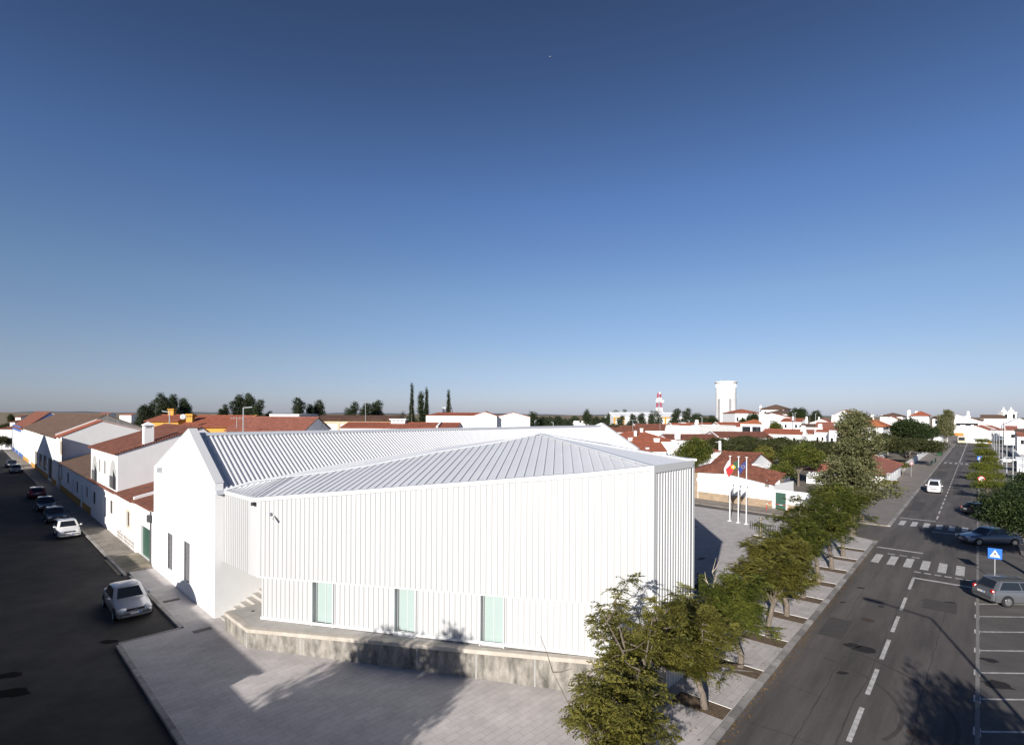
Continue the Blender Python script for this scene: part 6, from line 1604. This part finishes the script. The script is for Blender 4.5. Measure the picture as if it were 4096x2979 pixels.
# bins, posts
for u, v, r, h, lb, nm in ((3102, 2214, .19, 1.0, 'black cylindrical litter bin on the plaza, farther one', 'litter_bin'), (2968, 2300, .24, 1.0, 'dark litter bin half hidden by yellow-tinged street tree', 'litter_bin')):
    g = G(u, v, ZP); t = thing(nm, lb, 'bin', g)
    MB().lathe(g, [(r * .96, 0), (r, .04), (r, h * .86), (r * .98, h * .88)], 20).build('body', M['black'], t, smooth=40)
    MB().lathe(g + Z3 * (h * .9), [(r * 1.04, 0), (r * 1.04, .05), (r * .7, .1)], 20).build('lid', M['darkgrey'], t, smooth=40)
    MB().tube([g + V(r * .5, r * .3, h), g + V(r * .5, r * .3, h + .1)], .02, 6).build('ashtray_knob', M['midgrey'], t)
g = G(3076, 2199, ZP); t = thing('bollard', 'slim dark brown post beside the black litter bin', 'post', g)
MB().cbox(g, .13, .13, 1.25, .7).build('post', M['brownwood'], t); MB().cbox(g + Z3 * .85, .138, .138, .03, .7).build('band', M['beige'], t)
# red and white hoop barrier by the green gate
a, b = G(3066, 2040, .1), G(3152, 2054, .1); dd = (b - a).normalized(); L = (b - a).length
t = thing('barrier_rail', 'red and white hooped pedestrian barrier before the green gate', 'barrier', a)
path = [a, a + Z3 * .7, a + dd * .15 + Z3 * .9, b - dd * .15 + Z3 * .9, b + Z3 * .7, b]
acc = MB(); acw = MB()
for i, (p_, q_) in enumerate(zip(path[:-1], path[1:])):
    n = max(1, int((q_ - p_).length / .45))
    for k in range(n):
        r_ = (k + i) % 2 == 0; MB().tube([p_.lerp(q_, k / n), p_.lerp(q_, (k + 1) / n)], .035, 6).build('red_band' if r_ else 'white_band', M['signred'] if r_ else M['whitepaint'], t)
# drain covers
for u0, v0, u1, v1, lb in ((2766, 2104, 2786, 2110, 'drain grate in the annex shadow, far one'), (2793, 2230, 2818, 2237, 'drain grate in the annex shadow, nearer one'), (666, 2393, 706, 2408, 'dark drain grate on the pavement beside the silver car'), (786, 2509, 834, 2528, 'rusty drain grate on the paving near the terrace corner')):
    c = G((u0 + u1) / 2, (v0 + v1) / 2, ZP); dd = Ad; b = MB().cbox(c - Z3 * .006, .85, .4, .012, ANG_A)
    o = tag(b.build('drain_grate', M['rust'], loc=c), lb, 'drain')
    s_ = MB()
    for k in range(9): s_.cbox(c + Ad * (-.36 + k * .09) + Z3 * .006, .03, .34, .006, ANG_A)
    s_.build('bars', M['darkgrey'], o)
# signs
def sign_post(name, label, g, h, shape, cz, size, face):
    t = thing(name, label, 'sign', g); MB().tube([g, g + Z3 * h], .03, 8).build('post', M['midgrey'], t)
    n = face.normalized(); s = V(-n.y, n.x); c = g + Z3 * cz + n * .05
    def rect(w_, h_, off, dx=0, dz=0): return [c + n * off + s * (dx + x * w_) + Z3 * (dz + z * h_) for x, z in ((-.5, -.5), (.5, -.5), (.5, .5), (-.5, .5))]
    if shape == 'cross':
        MB().prism(rect(size, size, 0), n * .02).build('board', M['signblue'], t)
        MB().face([c + n * .024 + s * x * size + Z3 * z * size for x, z in ((-.38, -.33), (.38, -.33), (0, .36))]).build('triangle', M['whitepaint'], t)
        f = MB(); e = .028
        f.disc(c + n * e + Z3 * size * .13, n, size * .045, 8)
        f.face([c + n * e + s * x * size + Z3 * z * size for x, z in ((-.05, .08), (.05, .08), (.06, -.08), (-.05, -.08))])
        for q_ in (((-.05, -.08), (.0, -.08), (-.08, -.26), (-.13, -.26)), ((.0, -.08), (.06, -.08), (.13, -.26), (.08, -.26)), ((-.05, .07), (-.02, .04), (-.12, -.04), (-.14, -.02)), ((.05, .07), (.03, .03), (.13, -.04), (.14, -.01))):
            f.face([c + n * e + s * x * size + Z3 * z * size for x, z in q_])
        for k in range(5): f.face([c + n * e + s * x * size + Z3 * z * size for x, z in ((-.27 + k * .12, -.31), (-.21 + k * .12, -.31), (-.19 + k * .12, -.27), (-.25 + k * .12, -.27))])
        f.build('pictogram', M['black'], t)
    elif shape == 'noturn':
        MB().disc(c, n, size / 2, 20, .02).build('board', M['signred'], t)
        MB().disc(c + n * .024, n, size * .37, 20).build('field', M['whitepaint'], t)
        f = MB(); e = n * .03
        f.face([c + e + s * x * size + Z3 * z * size for x, z in ((.08, -.22), (.16, -.22), (.16, .14), (.08, .08))]); f.face([c + e + s * x * size + Z3 * z * size for x, z in ((.16, .14), (-.1, .14), (-.1, .06), (.08, .06))]); f.face([c + e + s * x * size + Z3 * z * size for x, z in ((-.1, .2), (-.1, 0), (-.24, .1))])
        f.build('arrow', M['black'], t)
        MB().face([c + n * .036 + s * x * size + Z3 * z * size for x, z in ((-.29, .24), (-.24, .29), (.29, -.24), (.24, -.29))]).build('slash', M['signred'], t)
    elif shape == 'ring':
        MB().disc(c, n, size / 2, 20, .02).build('board', M['signred'], t); MB().disc(c + n * .024, n, size * .34, 20).build('field', M['whitepaint'], t)
    elif shape == 'boards':
        for k in range(4):
            MB().prism(rect(1.35, .13, 0, 0, -.42 + k * .29), n * .03).build('finger_board', M['midgrey'], t)
    return t
sign_post('crossing_sign', 'blue square pedestrian crossing sign nearest, beside grey estate car', G(3979, 2313, .1), 2.1, 'cross', 1.75, .74, V(-.62, -.78))
sign_post('crossing_sign', 'small blue crossing sign far off among clipped trees', RP(143, 7.15, .1), 2.1, 'cross', 1.75, .85, -RD)
sign_post('no_turn_sign', 'round red no left turn sign in front of clipped trees', RP(79, 7.2, .1), 3.0, 'noturn', 2.6, .78, -RD)
sign_post('round_sign', 'round red-rimmed sign beside the roadside wall', RP(104, -2.6, .1), 2.9, 'ring', 2.5, .7, V(.3, -1))
sign_post('direction_sign', 'stack of blank white direction boards on a post by the roadside house', RP(78.5, -3.0, .1), 2.6, 'boards', 2.1, .5, -RD)
# street lamps
lp = None
for i, s_ in enumerate((71, 95, 119, 143, 167, 191, 216, 242, 270)):
    g = RP(s_, 11.0, .1); lb = 'tall grey street lamp in the row along the right pavement'
    if lp is None:
        lp = thing('street_lamp', lb, 'street lamp', g, 'street lamps on the right pavement')
        MB().tube([g, g + Z3 * 3.5, g + Z3 * 6.9], [.09, .075, .06], 8).build('pole', M['midgrey'], lp)
        MB().tube([g + Z3 * 6.85, g + Z3 * 7.05 - RN * .5, g + Z3 * 7.1 - RN * 1.0], .04, 6).build('arm', M['midgrey'], lp)
        hd = MB().grid([[g + Z3 * (7.1 + dz) - RN * (.35 + x) + RD * y * wd_ for y in (-1, 1)] for x, wd_, dz in ((0, .08, .02), (.35, .17, .1), (.9, .17, .1), (1.25, .1, .02))]).grid([[g + Z3 * (7.0 + dz) - RN * (.35 + x) + RD * y * wd_ for y in (-1, 1)] for x, wd_, dz in ((0, .08, .0), (.35, .17, -.02), (.9, .17, -.02), (1.25, .1, .0))])
        hd.build('lamp_head', M['whitepaint'], lp)
    else: dup(lp, g)
g = V(14.5, 9.4, .1)
t = thing('street_lamp', 'street lamp beside the car park, just outside the view, its shadow on the road', 'street lamp', g)
MB().tube([g, g + Z3 * 8.0], [.1, .06], 8).build('pole', M['midgrey'], t); MB().tube([g + Z3 * 8.0, g + V(-1.3, 1.9, 8.2)], .05, 6).build('arm', M['midgrey'], t)
MB().cbox(g + V(-1.6, 2.3, 8.15), .35, 1.0, .12, .6).build('lamp_head', M['whitepaint'], t)
for u, v0, v1, Y, ar, lb in ((3172, 1653, 1680, 200, -5, 'skyline lamp post with left arm before dark tree'), (3180, 1651, 1680, 201, 7, 'skyline lamp post with right arm before dark tree'), (3262, 1654, 1676, 210, 6, 'skyline lamp post before the grey-green conifer'), (2213, 1690, 1716, 120, -8, 'curved pale lamp post above the far end of the hall ridge'), (2139, 1683, 1716, 122, 7, 'lamp post right of the blank gable'), (2884, 1770, 1796, 90, -22, 'lamp with flat left arm before the pine grove'), (678, 1648, 1712, 75, -30, 'thin lamp post with left arm between the yellow houses'), (973, 1631, 1722, 74, 36, 'thin tall lamp post with right arm before dark red roof'), (2808, 1668, 1690, 190, -9, 'lamp post left of the water tower')):
    p0 = AT(u, v1, Y); p1 = AT(u, v0, Y); k = Y / FPX; g0 = V(p0.x, p0.y, 0)
    t = thing('lamp_post', lb, 'street lamp', g0)
    MB().tube([g0, V(p0.x, p0.y, p1.z)], [.10, .07], 6).build('pole', M['midgrey'], t)
    MB().tube([V(p0.x, p0.y, p1.z), V(p0.x + ar * k, p0.y, p1.z + .12)], .07, 6).build('arm', M['midgrey'], t)
# rooftop aerials
for u, v0, v1, Y, lb in ((1462, 1610, 1690, 95, 'tall television aerial on the rusty school roof'), (947, 1672, 1712, 80, 'small aerial on the yellow parapet roof'), (2531, 1680, 1725, 140, 'aerial above the bright red hipped roof'), (3487, 1592, 1668, 160, 'very tall thin aerial above the orange hipped roof'), (3373, 1630, 1642, 240, 'aerial on the skyline gable house'), (2640, 1668, 1720, 150, 'aerial in front of brown-red roof')):
    a, b = AT(u, v1, Y), AT(u, v0, Y); t = thing('roof_aerial', lb, 'aerial', a)
    MB().tube([a, b], .04, 5).build('mast', M['midgrey'], t)
    e = MB(); w_ = .9
    e.tube([b + V(-w_, 0), b + V(w_, 0)], .03, 4)
    for k in range(5): e.tube([b + V(-w_ + k * w_ / 2, 0, -.25), b + V(-w_ + k * w_ / 2, 0, .25)], .02, 4)
    e.build('elements', M['midgrey'], t)
c = AT(733, 1667, 86); t = thing('satellite_dish', 'white round satellite dish on the yellow gable', 'satellite dish', c)
MB().ball(c, .44, .12, .44, 14, 8, .5).build('dish', M['whitepaint'], t, smooth=True); MB().tube([c, c + V(-.2, -.6, -.1)], .03, 5).build('arm', M['midgrey'], t)
# things on the left pavement of the far road
for s_, d_, lb in ((132, -1.2, 'dark green guard frame nearest on the far left pavement'), (143, -1.0, 'second dark green guard frame on the far left pavement'), (226, -.9, 'far dark guard frame by the kerb')):
    g = RP(s_, d_, .1); t = thing('guard_frame', lb, 'railing', g)
    b = MB(); b.tube([g, g + Z3 * 1.1, g + RD * 6 + Z3 * 1.1, g + RD * 6], .05, 6)
    for k in range(1, 12): b.tube([g + RD * .5 * k + Z3 * .1, g + RD * .5 * k + Z3 * 1.08], .03, 4)
    b.build('frame', mat('dark_green_metal', (0.015, 0.035, 0.025), .5), t)
g = RP(176, -1.4, .1); t = thing('waste_container', 'green waste container on the far left pavement', 'container', g)
MB().cbox(g + Z3 * .12, 1.2, 1.0, 1.15, .7).build('body', M['flaggreen'], t); MB().cbox(g + Z3 * 1.28, 1.26, 1.06, .1, .7).build('lid', M['darkgrey'], t)
for k, (x, y) in enumerate(((-.4, -.35), (.4, -.35), (-.4, .35), (.4, .35))): MB().ball(g + V(x, y, .06), .06, .06, .06, 6, 4).build('wheel', M['tyre'], t)
# overhead cables at the right
for a, b, sg, lb in ((RP(285, 15, 9.5), RP(72, 16.5, 8.6), 1.6, 'upper overhead cable sagging towards the right edge'), (RP(262, 14, 9.0), RP(60, 15.5, 7.6), 1.8, 'lower overhead cable above lamp heads')):
    path = [a.lerp(b, k / 24) - Z3 * (sg * 4 * (k / 24) * (1 - k / 24)) for k in range(25)]
    tag(MB().tube(path, .05, 5).build('overhead_cable', M['darkgrey'], loc=a), lb, 'cable')
    for q_ in (a, b):
        pass
g = RP(286, 15, 0); t = thing('cable_pole', 'distant pole carrying the overhead cables', 'pole', g); MB().tube([g, g + Z3 * 9.8], .1, 6).build('pole', M['brownwood'], t)
# street-lamp style wall lamp on the stone pillar house
q = AT(2793, 1917, 72.5); MBq = MB().cbox(q - V(.15, .2, .2), .3, .3, .45); tag(MBq.build('wall_box', M['whitepaint'], loc=q), 'small white box on the stone pillar beside annex edge', 'box')
# aircraft high in the sky
c = AT(2200, 227, 9000); ap = thing('aircraft', 'tiny white aircraft with faint trail high in the sky', 'aircraft', c)
MB().tube([c + V(-16, 0), c + V(14, 0, 1), c + V(18, 0, 1.2)], [1.2, 2.2, .5], 8).build('fuselage', M['whitepaint'], ap)
MB().prism([c + V(4, 0), c + V(-6, 16, 1), c + V(-9, 16, 1), c + V(-3, 0), c + V(-9, -16, 1), c + V(-6, -16, 1)], Z3 * .6).build('wings', M['whitepaint'], ap)
# fallen leaves in the gutter
rs = np.random.default_rng(8); n = 1500
s_ = rs.uniform(-13, 36, n); d_ = np.abs(rs.normal(size=n)) * .18 - .02
d_ = np.where(rs.uniform(size=n) < .25, -rs.uniform(.3, 2.6, n), d_)
cc = np.stack([8.4 + RD.x * s_ + RN.x * d_, 19.8 + RD.y * s_ + RN.y * d_, np.where(d_ < -.02, ZP + .012, .008)], 1)
a = rs.uniform(0, 6.28, n); dd = np.stack([np.cos(a), np.sin(a), rs.uniform(-.1, .3, n)], 1); sd = np.stack([-np.sin(a), np.cos(a), rs.uniform(-.1, .2, n)], 1)
o = quad_object('leaf_litter', leaf_quads(cc, dd, sd, rs.uniform(.06, .14, n), rs.uniform(.03, .07, n)), leaf_mat('dry_leaf', [(.10, .055, .02), (.20, .12, .04), (.30, .19, .07)], .1), None)
o['kind'] = 'stuff'
